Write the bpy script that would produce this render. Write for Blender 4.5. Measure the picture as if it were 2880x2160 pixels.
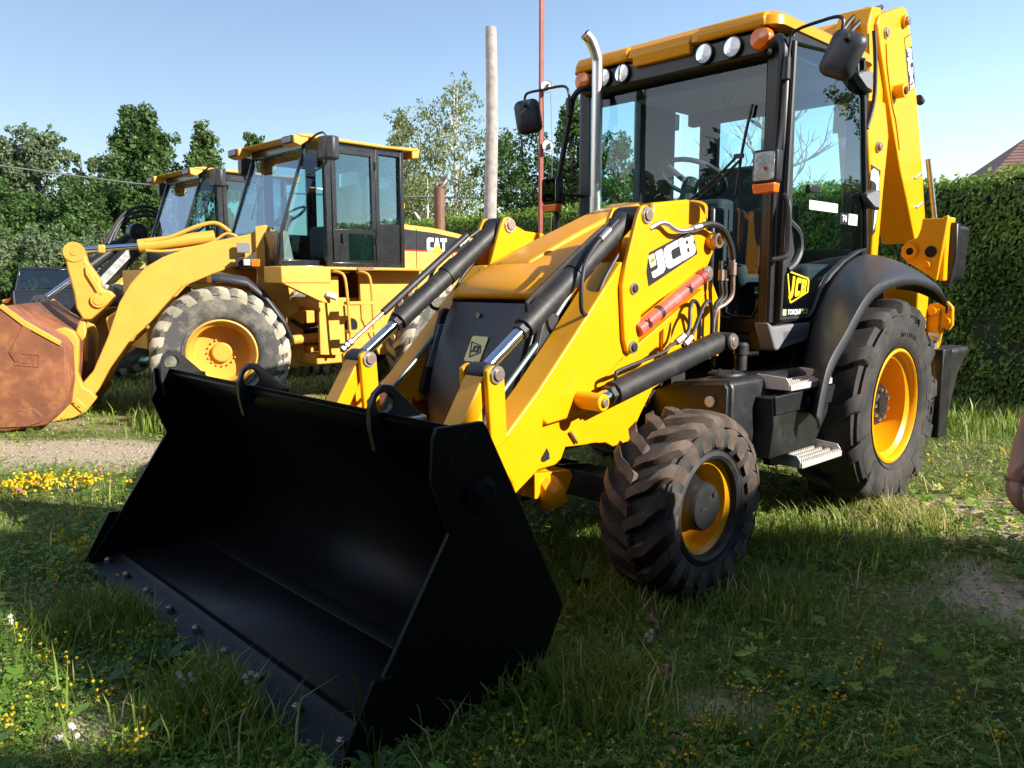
import bpy, bmesh, math, random
import numpy as np
from math import sin, cos, pi, radians, atan2, hypot
from mathutils import Matrix, Vector, Euler

random.seed(7)
rng = np.random.default_rng(11)
S = bpy.context.scene
COL = S.collection
for o in list(bpy.data.objects):
    bpy.data.objects.remove(o)

# ---------------------------------------------------------------- camera, sky, sun, exposure
cam_d = bpy.data.cameras.new('camera')
cam = bpy.data.objects.new('camera', cam_d)
COL.objects.link(cam)
cam.location = (0, 0, 1.43)
cam.rotation_euler = (radians(90 - 7.276), 0, 0)
cam_d.sensor_width = 36.0
cam_d.lens = 28.0
cam_d.clip_start = 0.05
cam_d.clip_end = 3000
S.camera = cam
S.render.resolution_x, S.render.resolution_y = 1024, 768

SUN_AZ, SUN_EL = radians(60), radians(29)          # az: from straight behind the camera towards its right
to_sun = Vector((sin(SUN_AZ) * cos(SUN_EL), -cos(SUN_AZ) * cos(SUN_EL), sin(SUN_EL)))
W = bpy.data.worlds.new('World')
S.world = W
W.use_nodes = True
nt = W.node_tree
for n in list(nt.nodes):
    nt.nodes.remove(n)
sky = nt.nodes.new('ShaderNodeTexSky')
sky.sky_type = 'NISHITA'
sky.sun_disc = False
sky.sun_elevation = SUN_EL
sky.sun_rotation = -atan2(to_sun.x, to_sun.y)
sky.altitude = 100
sky.air_density = 1.0
sky.dust_density = 0.8
sky.ozone_density = 1.0
bgn = nt.nodes.new('ShaderNodeBackground')
bgn.inputs['Strength'].default_value = 0.110
out = nt.nodes.new('ShaderNodeOutputWorld')
nt.links.new(sky.outputs[0], bgn.inputs['Color'])
nt.links.new(bgn.outputs[0], out.inputs['Surface'])

sun_d = bpy.data.lights.new('sun', 'SUN')
sun_d.energy = 5.0
sun_d.angle = radians(0.53)
sun_d.color = (1.0, 0.95, 0.86)
sun = bpy.data.objects.new('sun', sun_d)
COL.objects.link(sun)
sun.rotation_euler = to_sun.to_track_quat('Z', 'Y').to_euler()

vs = S.view_settings
vs.view_transform = 'Standard'
vs.look = 'None'
vs.exposure = 1.02
vs.gamma = 1.0
vs.use_curve_mapping = False

# ---------------------------------------------------------------- materials
MATS = {}
def _new(name):
    m = bpy.data.materials.new(name)
    m.use_nodes = True
    t = m.node_tree
    b = t.nodes['Principled BSDF']
    return m, t, b
def _ramp(t, fac, stops):
    r = t.nodes.new('ShaderNodeValToRGB')
    e = r.color_ramp.elements
    while len(e) < len(stops):
        e.new(0.5)
    for i, (p, c) in enumerate(stops):
        e[i].position = p
        e[i].color = (*c, 1) if len(c) == 3 else c
    t.links.new(fac, r.inputs['Fac'])
    return r.outputs['Color']
def _noise(t, scale, detail=6, rough=0.6, coord='Object', stretch=None):
    tc = t.nodes.new('ShaderNodeTexCoord')
    src = tc.outputs[coord]
    if stretch:
        mp = t.nodes.new('ShaderNodeMapping')
        mp.inputs['Scale'].default_value = stretch
        t.links.new(src, mp.inputs['Vector'])
        src = mp.outputs['Vector']
    n = t.nodes.new('ShaderNodeTexNoise')
    n.inputs['Scale'].default_value = scale
    n.inputs['Detail'].default_value = detail
    n.inputs['Roughness'].default_value = rough
    t.links.new(src, n.inputs['Vector'])
    return n.outputs['Fac']
def _mix(t, a, b, fac):
    m = t.nodes.new('ShaderNodeMix')
    m.data_type = 'RGBA'
    for s, v in ((m.inputs[6], a), (m.inputs[7], b), (m.inputs[0], fac)):
        if isinstance(v, (tuple, list)):
            s.default_value = (*v, 1)
        elif isinstance(v, (int, float)):
            s.default_value = v
        else:
            t.links.new(v, s)
    return m.outputs[2]
def paint(name, col, rough=0.4, metal=0.0, var=0.10, scale=3.0, dirt=None, dirt_amt=0.5, dirt_scale=9.0, bump=0.0, bump_scale=40, coat=0.0, spec=0.5, rvar=0.12, lo=0.55, hi=0.75):
    if name in MATS:
        return MATS[name]
    m, t, b = _new(name)
    f = _noise(t, scale, 4)
    c1 = tuple(min(1, c * (1 - var)) for c in col)
    c2 = tuple(min(1, c * (1 + var)) for c in col)
    c = _ramp(t, f, [(0.3, c1), (0.7, c2)])
    if dirt:
        d = _noise(t, dirt_scale, 9, 0.7)
        k = _ramp(t, d, [(lo, (0, 0, 0)), (hi, (dirt_amt,) * 3)])
        c = _mix(t, c, dirt, k)
    t.links.new(c, b.inputs['Base Color'])
    rf = _noise(t, scale * 4, 5)
    mr = t.nodes.new('ShaderNodeMapRange')
    mr.inputs['To Min'].default_value = max(0.02, rough - rvar)
    mr.inputs['To Max'].default_value = min(1, rough + rvar)
    t.links.new(rf, mr.inputs['Value'])
    t.links.new(mr.outputs['Result'], b.inputs['Roughness'])
    b.inputs['Metallic'].default_value = metal
    b.inputs['Specular IOR Level'].default_value = spec
    if coat:
        b.inputs['Coat Weight'].default_value = coat
        b.inputs['Coat Roughness'].default_value = 0.08
    if bump:
        n = _noise(t, bump_scale, 5)
        bp = t.nodes.new('ShaderNodeBump')
        bp.inputs['Strength'].default_value = bump
        bp.inputs['Distance'].default_value = 0.01
        t.links.new(n, bp.inputs['Height'])
        t.links.new(bp.outputs['Normal'], b.inputs['Normal'])
    MATS[name] = m
    return m
def glass(name, tint=(0.72, 0.90, 0.92), refl=1.0):
    if name in MATS:
        return MATS[name]
    m, t, b = _new(name)
    t.nodes.remove(b)
    tr = t.nodes.new('ShaderNodeBsdfTransparent')
    tr.inputs['Color'].default_value = (*tint, 1)
    gl = t.nodes.new('ShaderNodeBsdfGlossy')
    gl.inputs['Roughness'].default_value = 0.004
    gl.inputs['Color'].default_value = (0.95, 0.97, 1, 1)
    fr = t.nodes.new('ShaderNodeFresnel')
    fr.inputs['IOR'].default_value = 1.55
    mm = t.nodes.new('ShaderNodeMath')
    mm.operation = 'MULTIPLY'
    mm.inputs[1].default_value = refl
    mm.use_clamp = True
    mx = t.nodes.new('ShaderNodeMixShader')
    t.links.new(fr.outputs[0], mm.inputs[0])
    t.links.new(mm.outputs[0], mx.inputs[0])
    t.links.new(tr.outputs[0], mx.inputs[1])
    t.links.new(gl.outputs[0], mx.inputs[2])
    t.links.new(mx.outputs[0], t.nodes['Material Output'].inputs['Surface'])
    MATS[name] = m
    return m
def leafmat(name, c_dark, c_light, trans=0.35, rough=0.5, dry=None):
    """foliage: colour varies leaf by leaf through the 'tint' attribute"""
    m, t, b = _new(name)
    at = t.nodes.new('ShaderNodeAttribute')
    at.attribute_name = 'tint'
    st = [(0.0, c_dark), (0.85, c_light)]
    if dry:
        st += [(0.93, dry), (1.0, dry)]
    c = _ramp(t, at.outputs['Fac'], st)
    t.links.new(c, b.inputs['Base Color'])
    b.inputs['Roughness'].default_value = rough
    b.inputs['Specular IOR Level'].default_value = 0.35
    tl = t.nodes.new('ShaderNodeBsdfTranslucent')
    t.links.new(c, tl.inputs['Color'])
    mx = t.nodes.new('ShaderNodeMixShader')
    mx.inputs[0].default_value = trans
    t.links.new(b.outputs[0], mx.inputs[1])
    t.links.new(tl.outputs[0], mx.inputs[2])
    t.links.new(mx.outputs[0], t.nodes['Material Output'].inputs['Surface'])
    MATS[name] = m
    return m

YEL = paint('bright_yellow_paint', (0.78, 0.350, 0.002), 0.34, var=0.05, scale=1.6, dirt=(0.42, 0.24, 0.06), dirt_amt=0.35, dirt_scale=9, lo=0.57, hi=0.78, spec=0.35)
CYEL = paint('faded_amber_paint', (0.64, 0.335, 0.045), 0.5, var=0.07, dirt=(0.40, 0.235, 0.08), dirt_amt=0.45, dirt_scale=5, lo=0.5, hi=0.8)
BONN = paint('amber_plastic_paint', (0.68, 0.285, 0.004), 0.34, var=0.03, spec=0.35)
BLK = paint('black_satin_paint', (0.011, 0.011, 0.012), 0.42, var=0.25, dirt=(0.09, 0.085, 0.08), dirt_amt=0.35, dirt_scale=6, lo=0.55, hi=0.85)
BUCK = paint('black_bucket_paint', (0.0040, 0.0040, 0.0048), 0.46, spec=0.17, var=0.3, scale=2, dirt=(0.05, 0.048, 0.045), dirt_amt=0.45, dirt_scale=14, lo=0.68, hi=0.84, rvar=0.1)
def _flecks(m):
    """dust specks and fine scratches on the black paint"""
    t = m.node_tree; b = t.nodes['Principled BSDF']
    src = b.inputs['Base Color'].links[0].from_socket
    f1 = _ramp(t, _noise(t, 75, 3, .6), [(0.70, (0, 0, 0)), (0.78, (.55, .55, .55))])
    f2 = _ramp(t, _noise(t, 9, 6, .7, stretch=(1, 14, 3)), [(0.66, (0, 0, 0)), (0.72, (.35, .35, .35))])
    c = _mix(t, src, (0.16, 0.15, 0.14), f1)
    c = _mix(t, c, (0.10, 0.10, 0.105), f2)
    t.links.new(c, b.inputs['Base Color'])
_flecks(BUCK)
BLKM = paint('matt_black_steel', (0.016, 0.015, 0.016), 0.55, var=0.2, dirt=(0.12, 0.105, 0.09), dirt_amt=0.5, dirt_scale=10, lo=0.5, hi=0.85)
PLAST = paint('charcoal_plastic', (0.030, 0.031, 0.036), 0.46, var=0.08, bump=0.06, bump_scale=350)
GREYP = paint('grey_plastic', (0.20, 0.20, 0.215), 0.5, var=0.06, bump=0.05, bump_scale=300)
DKIN = paint('dark_cab_lining', (0.026, 0.028, 0.038), 0.8, var=0.1)
LINER = paint('grey_headlining', (0.30, 0.30, 0.31), 0.9, var=0.06)
CHROME = paint('chrome', (0.72, 0.73, 0.76), 0.12, metal=1.0, var=0.02, rvar=0.06)
STEEL = paint('brushed_stainless', (0.80, 0.74, 0.66), 0.36, metal=1.0, var=0.05, rvar=0.08)
ZINC = paint('zinc_plated_steel', (0.50, 0.48, 0.46), 0.4, metal=0.9, var=0.12, scale=20, dirt=(0.16, 0.13, 0.10), dirt_amt=0.6, dirt_scale=25, lo=0.5, hi=0.7)
PINM = paint('worn_pin_steel', (0.30, 0.22, 0.18), 0.45, metal=0.7, var=0.2, scale=25)
ALU = paint('cast_aluminium', (0.62, 0.58, 0.54), 0.42, metal=0.35, var=0.08, scale=12)
def rubber(name, c, dust, amt, ds, lo=0.42, hi=0.75):
    return paint(name, c, 0.78, var=0.15, dirt=dust, dirt_amt=amt, dirt_scale=ds, lo=lo, hi=hi, bump=0.12, bump_scale=60, rvar=0.08, spec=0.3)
RUB = rubber('black_rubber', (0.030, 0.029, 0.030), (0.13, 0.105, 0.085), 0.55, 6)
RUBF = rubber('dusty_black_rubber', (0.050, 0.040, 0.034), (0.17, 0.115, 0.085), 0.8, 7, 0.38, 0.68)
RUBM = rubber('mud_caked_rubber', (0.30, 0.26, 0.19), (0.46, 0.41, 0.31), 0.95, 3.2, 0.40, 0.58)
RUBG = rubber('grey_scuffed_rubber', (0.075, 0.072, 0.068), (0.30, 0.27, 0.21), 0.75, 5.5, 0.46, 0.66)
HOSE = paint('rubber_hose', (0.016, 0.016, 0.017), 0.5, var=0.15)
ORANGE = paint('amber_lens', (0.75, 0.16, 0.012), 0.2, var=0.05, coat=0.5)
WHITE = paint('white_vinyl', (0.80, 0.80, 0.80), 0.4, var=0.02)
REDP = paint('faded_red_paint', (0.62, 0.10, 0.075), 0.4, var=0.10, dirt=(0.75, 0.35, 0.28), dirt_amt=0.5, dirt_scale=8)
RUST = paint('rusty_worn_steel', (0.20, 0.070, 0.032), 0.6, var=0.35, scale=2.2, dirt=(0.46, 0.19, 0.06), dirt_amt=0.65, dirt_scale=5.5, lo=0.50, hi=0.72, bump=0.15, bump_scale=60)
RUSTB = paint('rust_brown_pipe', (0.17, 0.085, 0.055), 0.6, var=0.3, scale=3, dirt=(0.33, 0.17, 0.09), dirt_amt=0.6)
REDPOLE = paint('red_oxide_paint', (0.27, 0.055, 0.035), 0.55, var=0.18, scale=6)
WOOD = paint('weathered_wood', (0.36, 0.32, 0.29), 0.85, var=0.25, scale=9, dirt=(0.16, 0.12, 0.10), dirt_amt=0.5, dirt_scale=16, bump=0.4, bump_scale=30)
CREAM = paint('cream_sticker', (0.72, 0.68, 0.30), 0.45, var=0.03)
DECY = paint('yellow_vinyl', (0.82, 0.55, 0.02), 0.4, var=0.03)
DECB = paint('black_vinyl', (0.02, 0.019, 0.022), 0.4, var=0.08)
REDV = paint('red_vinyl', (0.55, 0.03, 0.02), 0.4)
GREENH = paint('dull_green_pipe', (0.10, 0.13, 0.115), 0.4, metal=0.3, var=0.1)
MIRG = paint('mirror_glass', (0.9, 0.92, 0.95), 0.02, metal=1.0, var=0.0, rvar=0.0)
REFL = paint('lamp_reflector', (0.90, 0.91, 0.93), 0.2, metal=0.6, var=0.25, scale=45, rvar=0.12, bump=0.8, bump_scale=70)
GLASS = glass('cab_glass', (0.74, 0.93, 0.95), 1.0)
GLASSD = glass('side_glass', (0.72, 0.93, 0.93), 1.5)
CGLASS = glass('loader_glass', (0.66, 0.86, 0.88), 2.4)
LENS = glass('lamp_lens', (0.93, 0.94, 0.96), 1.2)
DARKH = paint('dark_void', (0.006, 0.006, 0.006), 0.9, var=0.0)

# ---------------------------------------------------------------- mesh helpers
def link(o, parent=None):
    COL.objects.link(o)
    if parent:
        o.parent = parent
    return o
def tag(o, label, cat, group=None, kind=None):
    o['label'] = label
    if cat:
        o['category'] = cat
    if group:
        o['group'] = group
    if kind:
        o['kind'] = kind
    return o
def thing(name, label, cat, loc=(0, 0, 0), rz=0.0, group=None):
    o = bpy.data.objects.new(name, None)
    o.empty_display_size = 0.3
    link(o)
    o.location = loc
    o.rotation_euler = (0, 0, rz)
    return tag(o, label, cat, group)
def finish(name, me, mat, parent=None, bevel=0.0, smooth=32, seg=2, solid=0.0):
    if mat:
        me.materials.append(mat)
    if smooth:
        me.shade_smooth()
        me.set_sharp_from_angle(angle=radians(smooth))
    o = bpy.data.objects.new(name, me)
    link(o, parent)
    if solid:
        md = o.modifiers.new('thick', 'SOLIDIFY')
        md.thickness = solid
        md.offset = 0
    if bevel:
        md = o.modifiers.new('bevel', 'BEVEL')
        md.width = bevel
        md.segments = seg
        md.limit_method = 'ANGLE'
        md.angle_limit = radians(35)
        md.harden_normals = False
    return o
def frame_of(d):
    d = Vector(d).normalized()
    a = Vector((0, 0, 1)) if abs(d.z) < 0.9 else Vector((1, 0, 0))
    u = d.cross(a).normalized()
    v = d.cross(u).normalized()
    return u, v
class MB:
    """collects shapes for ONE mesh object"""
    def __init__(self, xf=None):
        self.v, self.f, self.xf = [], [], xf
    def add(self, verts, faces):
        n = len(self.v)
        self.v += [Vector(p) for p in verts]
        self.f += [tuple(i + n for i in f) for f in faces]
        return self
    def box(self, c, s, rot=None):
        c = Vector(c); h = Vector(s) / 2
        vs_ = []
        for x in (-1, 1):
            for y in (-1, 1):
                for z in (-1, 1):
                    p = Vector((x * h.x, y * h.y, z * h.z))
                    if rot:
                        p = rot @ p
                    vs_.append(c + p)
        return self.add(vs_, [(0, 1, 3, 2), (4, 6, 7, 5), (0, 4, 5, 1), (2, 3, 7, 6), (0, 2, 6, 4), (1, 5, 7, 3)])
    def bb(self, x0, x1, y0, y1, z0, z1):
        return self.box(((x0 + x1) / 2, (y0 + y1) / 2, (z0 + z1) / 2), (abs(x1 - x0), abs(y1 - y0), abs(z1 - z0)))
    def prism(self, pts, a, b, axis=1):
        """polygon extruded along an axis; pts are the two other coordinates in order"""
        def P(p, t):
            return ((t, p[0], p[1]), (p[0], t, p[1]), (p[0], p[1], t))[axis]
        n = len(pts)
        vs_ = [P(p, a) for p in pts] + [P(p, b) for p in pts]
        area = sum(pts[i][0] * pts[(i + 1) % n][1] - pts[(i + 1) % n][0] * pts[i][1] for i in range(n))
        flip = (area > 0) ^ (b > a) ^ (axis == 1)
        lo, hi = tuple(range(n)), tuple(range(n, 2 * n))
        fs = [lo[::-1], hi] + [(i, (i + 1) % n, n + (i + 1) % n, n + i) for i in range(n)]
        if flip:
            fs = [f[::-1] for f in fs]
        return self.add(vs_, fs)
    def plate(self, pts, y0, y1):
        return self.prism(pts, y0, y1, 1)
    def plate_hole(self, pts, hc, r, y0, y1, n=24):
        angs = sorted(set([round(atan2(p[1] - hc[1], p[0] - hc[0]) % (2 * pi), 5) for p in pts] + [round(2 * pi * k / n, 5) for k in range(n)]))
        ou = []
        m = len(pts)
        for a in angs:
            d = (cos(a), sin(a)); best = 0
            for i in range(m):
                p, q = pts[i], pts[(i + 1) % m]
                ex, ez = q[0] - p[0], q[1] - p[1]
                den = d[0] * ez - d[1] * ex
                if abs(den) < 1e-9:
                    continue
                wx, wz = p[0] - hc[0], p[1] - hc[1]
                t = (wx * ez - wz * ex) / den
                s = (wx * d[1] - wz * d[0]) / den
                if t > 0 and -1e-4 <= s <= 1.0001:
                    best = max(best, t)
            ou.append((hc[0] + d[0] * best, hc[1] + d[1] * best))
        inn = [(hc[0] + cos(a) * r, hc[1] + sin(a) * r) for a in angs]
        k = len(angs)
        vs_ = [(p[0], y0, p[1]) for p in ou] + [(p[0], y0, p[1]) for p in inn] + [(p[0], y1, p[1]) for p in ou] + [(p[0], y1, p[1]) for p in inn]
        fs = []
        for i in range(k):
            j = (i + 1) % k
            fs += [(i, j, k + j, k + i), (2 * k + j, 2 * k + i, 3 * k + i, 3 * k + j), (j, i, 2 * k + i, 2 * k + j), (k + i, k + j, 3 * k + j, 3 * k + i)]
        if y1 < y0:
            fs = [f[::-1] for f in fs]
        return self.add(vs_, fs)
    def cone(self, p0, p1, r0, r1, seg=16, cap=True):
        p0, p1 = Vector(p0), Vector(p1)
        u, v = frame_of(p1 - p0)
        vs_ = []
        for p, r in ((p0, r0), (p1, r1)):
            for k in range(seg):
                a = 2 * pi * k / seg
                vs_.append(p + u * (cos(a) * r) + v * (sin(a) * r))
        fs = [(k, (k + 1) % seg, seg + (k + 1) % seg, seg + k) for k in range(seg)]
        if cap:
            fs += [tuple(range(seg))[::-1], tuple(range(seg, 2 * seg))]
        return self.add(vs_, fs)
    def cyl(self, p0, p1, r, seg=16):
        return self.cone(p0, p1, r, r, seg)
    def tube(self, pts, r, seg=8, sub=4, cap=True):
        P = [Vector(p) for p in pts]
        if sub > 1 and len(P) > 2:
            Q = []
            for i in range(len(P) - 1):
                a = P[max(i - 1, 0)]; b = P[i]; c = P[i + 1]; d = P[min(i + 2, len(P) - 1)]
                for k in range(sub):
                    t = k / sub
                    Q.append(0.5 * ((2 * b) + (c - a) * t + (2 * a - 5 * b + 4 * c - d) * t * t + (3 * b - a - 3 * c + d) * t ** 3))
            Q.append(P[-1]); P = Q
        n = len(P)
        rr = r if isinstance(r, (list, tuple)) else None
        vs_, fs = [], []
        up = None
        for i in range(n):
            d = (P[min(i + 1, n - 1)] - P[max(i - 1, 0)])
            d = d.normalized() if d.length > 1e-9 else Vector((0, 0, 1))
            if up is None:
                u, v = frame_of(d)
            else:
                u = (up - d * up.dot(d))
                u = u.normalized() if u.length > 1e-6 else frame_of(d)[0]
                v = d.cross(u)
            up = u
            ri = rr[0] + (rr[1] - rr[0]) * i / (n - 1) if rr else r
            for k in range(seg):
                a = 2 * pi * k / seg
                vs_.append(P[i] + u * (cos(a) * ri) + v * (sin(a) * ri))
        for i in range(n - 1):
            for k in range(seg):
                fs.append((i * seg + k, i * seg + (k + 1) % seg, (i + 1) * seg + (k + 1) % seg, (i + 1) * seg + k))
        if cap:
            fs += [tuple(range(seg))[::-1], tuple(range((n - 1) * seg, n * seg))]
        return self.add(vs_, fs)
    def lathe(self, prof, c, seg=48, axis='y', closed=False):
        """prof: (radius, offset along axis)"""
        c = Vector(c); vs_, fs = [], []
        n = len(prof)
        for k in range(seg):
            a = 2 * pi * k / seg
            for r, t in prof:
                if axis == 'y':
                    vs_.append(c + Vector((cos(a) * r, t, sin(a) * r)))
                elif axis == 'z':
                    vs_.append(c + Vector((cos(a) * r, -sin(a) * r, t)))
                else:
                    vs_.append(c + Vector((t, cos(a) * r, sin(a) * r)))
        for k in range(seg):
            l = (k + 1) % seg
            for i in range(n if closed else n - 1):
                j = (i + 1) % n
                fs.append((k * n + i, k * n + j, l * n + j, l * n + i))
        return self.add(vs_, fs)
    def loft(self, rows, closed=False):
        n = len(rows[0]); vs_ = [p for r in rows for p in r]; fs = []
        for i in range(len(rows) - 1):
            for k in range(n if closed else n - 1):
                l = (k + 1) % n
                fs.append((i * n + k, i * n + l, (i + 1) * n + l, (i + 1) * n + k))
        return self.add(vs_, fs)
    def mesh(self, name, recalc=True):
        me = bpy.data.meshes.new(name)
        vs_ = [self.xf @ p for p in self.v] if self.xf else self.v
        me.from_pydata([tuple(p) for p in vs_], [], self.f)
        if recalc:
            bm = bmesh.new(); bm.from_mesh(me)
            bmesh.ops.recalc_face_normals(bm, faces=bm.faces)
            bm.to_mesh(me); bm.free()
        me.update()
        return me
    def build(self, name, mat, parent=None, bevel=0.0, smooth=32, seg=2, solid=0.0):
        return finish(name, self.mesh(name), mat, parent, bevel, smooth, seg, solid)
def rounded(x0, x1, z0, z1, r, n=4):
    pts = []
    for cx, cz, a0 in ((x1 - r, z1 - r, 0), (x0 + r, z1 - r, 90), (x0 + r, z0 + r, 180), (x1 - r, z0 + r, 270)):
        for k in range(n + 1):
            a = radians(a0 + 90 * k / n)
            pts.append((cx + cos(a) * r, cz + sin(a) * r))
    return pts
def curve_mesh(splines, name, extrude=0.0):
    cu = bpy.data.curves.new(name, 'CURVE')
    cu.dimensions = '2D'; cu.fill_mode = 'BOTH'; cu.extrude = extrude
    for sp in splines:
        s = cu.splines.new('POLY')
        s.points.add(len(sp) - 1)
        for i, p in enumerate(sp):
            s.points[i].co = (p[0], p[1], 0, 1)
        s.use_cyclic_u = True
    o = bpy.data.objects.new(name, cu); COL.objects.link(o)
    dg = bpy.context.evaluated_depsgraph_get()
    me = bpy.data.meshes.new_from_object(o.evaluated_get(dg))
    bpy.data.objects.remove(o); bpy.data.curves.remove(cu)
    return me
def text_mesh(s, name, size=0.1, off=0.0, extrude=0.001, shear=0.0, space=1.0):
    cu = bpy.data.curves.new(name, 'FONT')
    cu.body = s; cu.size = size; cu.offset = off; cu.extrude = extrude; cu.shear = shear; cu.space_character = space
    cu.align_x = 'CENTER'; cu.align_y = 'CENTER'
    o = bpy.data.objects.new(name, cu); COL.objects.link(o)
    dg = bpy.context.evaluated_depsgraph_get()
    me = bpy.data.meshes.new_from_object(o.evaluated_get(dg))
    bpy.data.objects.remove(o); bpy.data.curves.remove(cu)
    return me
def basis(X, Y, loc, xf=None):
    X, Y = Vector(X).normalized(), Vector(Y).normalized()
    Y = (Y - X * X.dot(Y)).normalized()
    Z = X.cross(Y)
    m = Matrix.Translation(Vector(loc)) @ Matrix((X, Y, Z)).transposed().to_4x4()
    return (xf @ m) if xf else m
def place_mesh(me, name, mat, parent, M):
    me.transform(M)
    me.materials.clear()
    return finish(name, me, mat, parent, 0, 0)
GLY = {
 'J': [[(.40, 1), (.80, 1), (.80, .24), (.76, .10), (.62, 0), (.08, 0), (0, .08), (0, .29), (.34, .29), (.40, .35)]],
 'C': [[(.90, 1), (.22, 1), (.07, .94), (0, .80), (0, .20), (.07, .06), (.22, 0), (.90, 0), (.90, .28), (.47, .28), (.40, .35), (.40, .65), (.47, .72), (.90, .72)]],
 'B': [[(0, 0), (0, 1), (.70, 1), (.84, .94), (.90, .82), (.90, .62), (.80, .51), (.90, .40), (.90, .18), (.84, .06), (.70, 0)],
       [(.38, .60), (.38, .77), (.53, .77), (.53, .60)], [(.38, .22), (.38, .42), (.53, .42), (.53, .22)]],
 'A': [[(0, 0), (.30, 1), (.66, 1), (.96, 0), (.62, 0), (.57, .20), (.39, .20), (.34, 0)], [(.42, .42), (.54, .42), (.48, .72)]],
 'T': [[(.28, 0), (.28, .74), (0, .74), (0, 1), (.88, 1), (.88, .74), (.60, .74), (.60, 0)]],
 '3': [[(.05, 1), (.72, 1), (.85, .93), (.88, .8), (.88, .62), (.78, .51), (.88, .4), (.88, .18), (.84, .06), (.7, 0), (0, 0), (0, .27), (.48, .27), (.48, .40), (.18, .40), (.18, .62), (.48, .62), (.48, .74), (.05, .74)]],
 'X': [[(0, 0), (.30, .5), (0, 1), (.36, 1), (.50, .72), (.64, 1), (1, 1), (.70, .5), (1, 0), (.64, 0), (.50, .28), (.36, 0)]],
}
def word(s, h, wid, gap=0.06, shear=0.0, narrow=1.0):
    """glyph meshes of a bold word, centred; list of (char, mesh)"""
    ws = {'A': .96, 'T': .88, 'J': .80, '3': .88, 'X': 1.0}
    tot = sum(ws.get(c, .9) for c in s) + gap * (len(s) - 1)
    k = wid / tot; x = -wid / 2; res = []
    for c in s:
        sp = [[(x + p[0] * k + (p[1] - .5) * h * shear, (p[1] - .5) * h) for p in loop] for loop in GLY[c]]
        res.append((c, curve_mesh(sp, 'letter', 0.0008)))
        x += (ws.get(c, .9) + gap) * k
    return res
def letters(s, h, wid, mat, parent, M, gap=.06, shear=0.0):
    for c, me in word(s, h, wid, gap, shear):
        place_mesh(me, 'letter', mat, parent, M)
def copy_tree(o, parent=None):
    c = o.copy(); COL.objects.link(c); c.parent = parent
    for ch in list(o.children):
        copy_tree(ch, c)
    return c

# ---------------------------------------------------------------- the ground
MO = Vector((0.025, 4.30, 0.0)); MT = radians(46.5)            # backhoe: point under its front axle, heading
MFW = Vector((-sin(MT), -cos(MT), 0)); MLF = Vector((cos(MT), -sin(MT), 0))
def vnoise(x, y, seed=0):
    """smooth value noise on arrays"""
    xi, yi = np.floor(x), np.floor(y)
    fx, fy = x - xi, y - yi
    fx, fy = fx * fx * (3 - 2 * fx), fy * fy * (3 - 2 * fy)
    def h(a, b):
        v = np.sin(a * 127.1 + b * 311.7 + seed * 74.7) * 43758.5453
        return v - np.floor(v)
    return (h(xi, yi) * (1 - fx) * (1 - fy) + h(xi + 1, yi) * fx * (1 - fy) + h(xi, yi + 1) * (1 - fx) * fy + h(xi + 1, yi + 1) * fx * fy)
def dirt_at(x, y):
    """0 = turf, 1 = bare soil and gravel"""
    n = vnoise(x * 1.1, y * 1.1, 1) * .6 + vnoise(x * 3.1, y * 3.1, 2) * .4
    d = np.zeros_like(x)
    d = np.maximum(d, 1.1 - np.abs(y - 6.75 + 0.10 * (x + 4)) / 0.75 - np.clip(x + 1.8, 0, 9) * 1.2)       # worn track on the left
    d = np.maximum(d, 1.05 - np.hypot((x - 2.35) / 0.75, (y - 3.45) / 0.75))                                  # gravel on the right
    d = np.maximum(d, 1.0 - np.hypot((x - 2.9) / 1.2, (y - 4.9) / 0.8))
    d = np.maximum(d, 0.75 - np.hypot((x - 0.75) / 0.45, (y - 2.55) / 0.2))
    d = np.maximum(d, 0.72 - np.hypot((x + 1.35) / 0.35, (y - 2.45) / 0.3))
    d = np.maximum(d, (0.66 - np.hypot((x + 3.6) / 2.2, (y - 8.0) / 1.0)))
    return np.clip(d + (n - 0.5) * 1.1, 0, 1)
def height_at(x, y):
    return 0.03 * (vnoise(x * 0.55, y * 0.55, 5) - 0.5) + 0.018 * (vnoise(x * 2.3, y * 2.3, 6) - 0.5) - 0.012
def numpy_mesh(name, co, faces, tint=None, mat=None, smooth=False):
    """co (n,3), faces (m,k) -> mesh, quickly"""
    me = bpy.data.meshes.new(name)
    n, (m, k) = len(co), faces.shape
    me.vertices.add(n); me.loops.add(m * k); me.polygons.add(m)
    me.vertices.foreach_set('co', np.ascontiguousarray(co, np.float32).ravel())
    me.loops.foreach_set('vertex_index', np.ascontiguousarray(faces, np.int32).ravel())
    me.polygons.foreach_set('loop_start', np.arange(0, m * k, k, dtype=np.int32))
    if tint is not None:
        a = me.attributes.new('tint', 'FLOAT', 'POINT')
        a.data.foreach_set('value', np.ascontiguousarray(tint, np.float32))
    me.update(calc_edges=True)
    if smooth:
        me.shade_smooth()
    if mat:
        me.materials.append(mat)
    return me
gx = np.unique(np.concatenate([np.linspace(-7, 7, 141), np.linspace(-30, 30, 81), np.array([-1500., -600, -250, -120, -60, 60, 120, 250, 600, 1500])]))
gy = np.unique(np.concatenate([np.linspace(0.5, 11, 106), np.linspace(-20, 40, 81), np.array([-600., -200, -60, 60, 100, 200, 500, 2000])]))
X_, Y_ = np.meshgrid(gx, gy)
near = np.clip((32 - np.hypot(X_, Y_ - 6)) / 12, 0, 1)
Z_ = height_at(X_, Y_) * near
co = np.stack([X_.ravel(), Y_.ravel(), Z_.ravel()], 1)
nx, ny = len(gx), len(gy)
ii = (np.arange(ny - 1)[:, None] * nx + np.arange(nx - 1)[None]).ravel()
m, t, b = _new('soil_and_turf')
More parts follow.
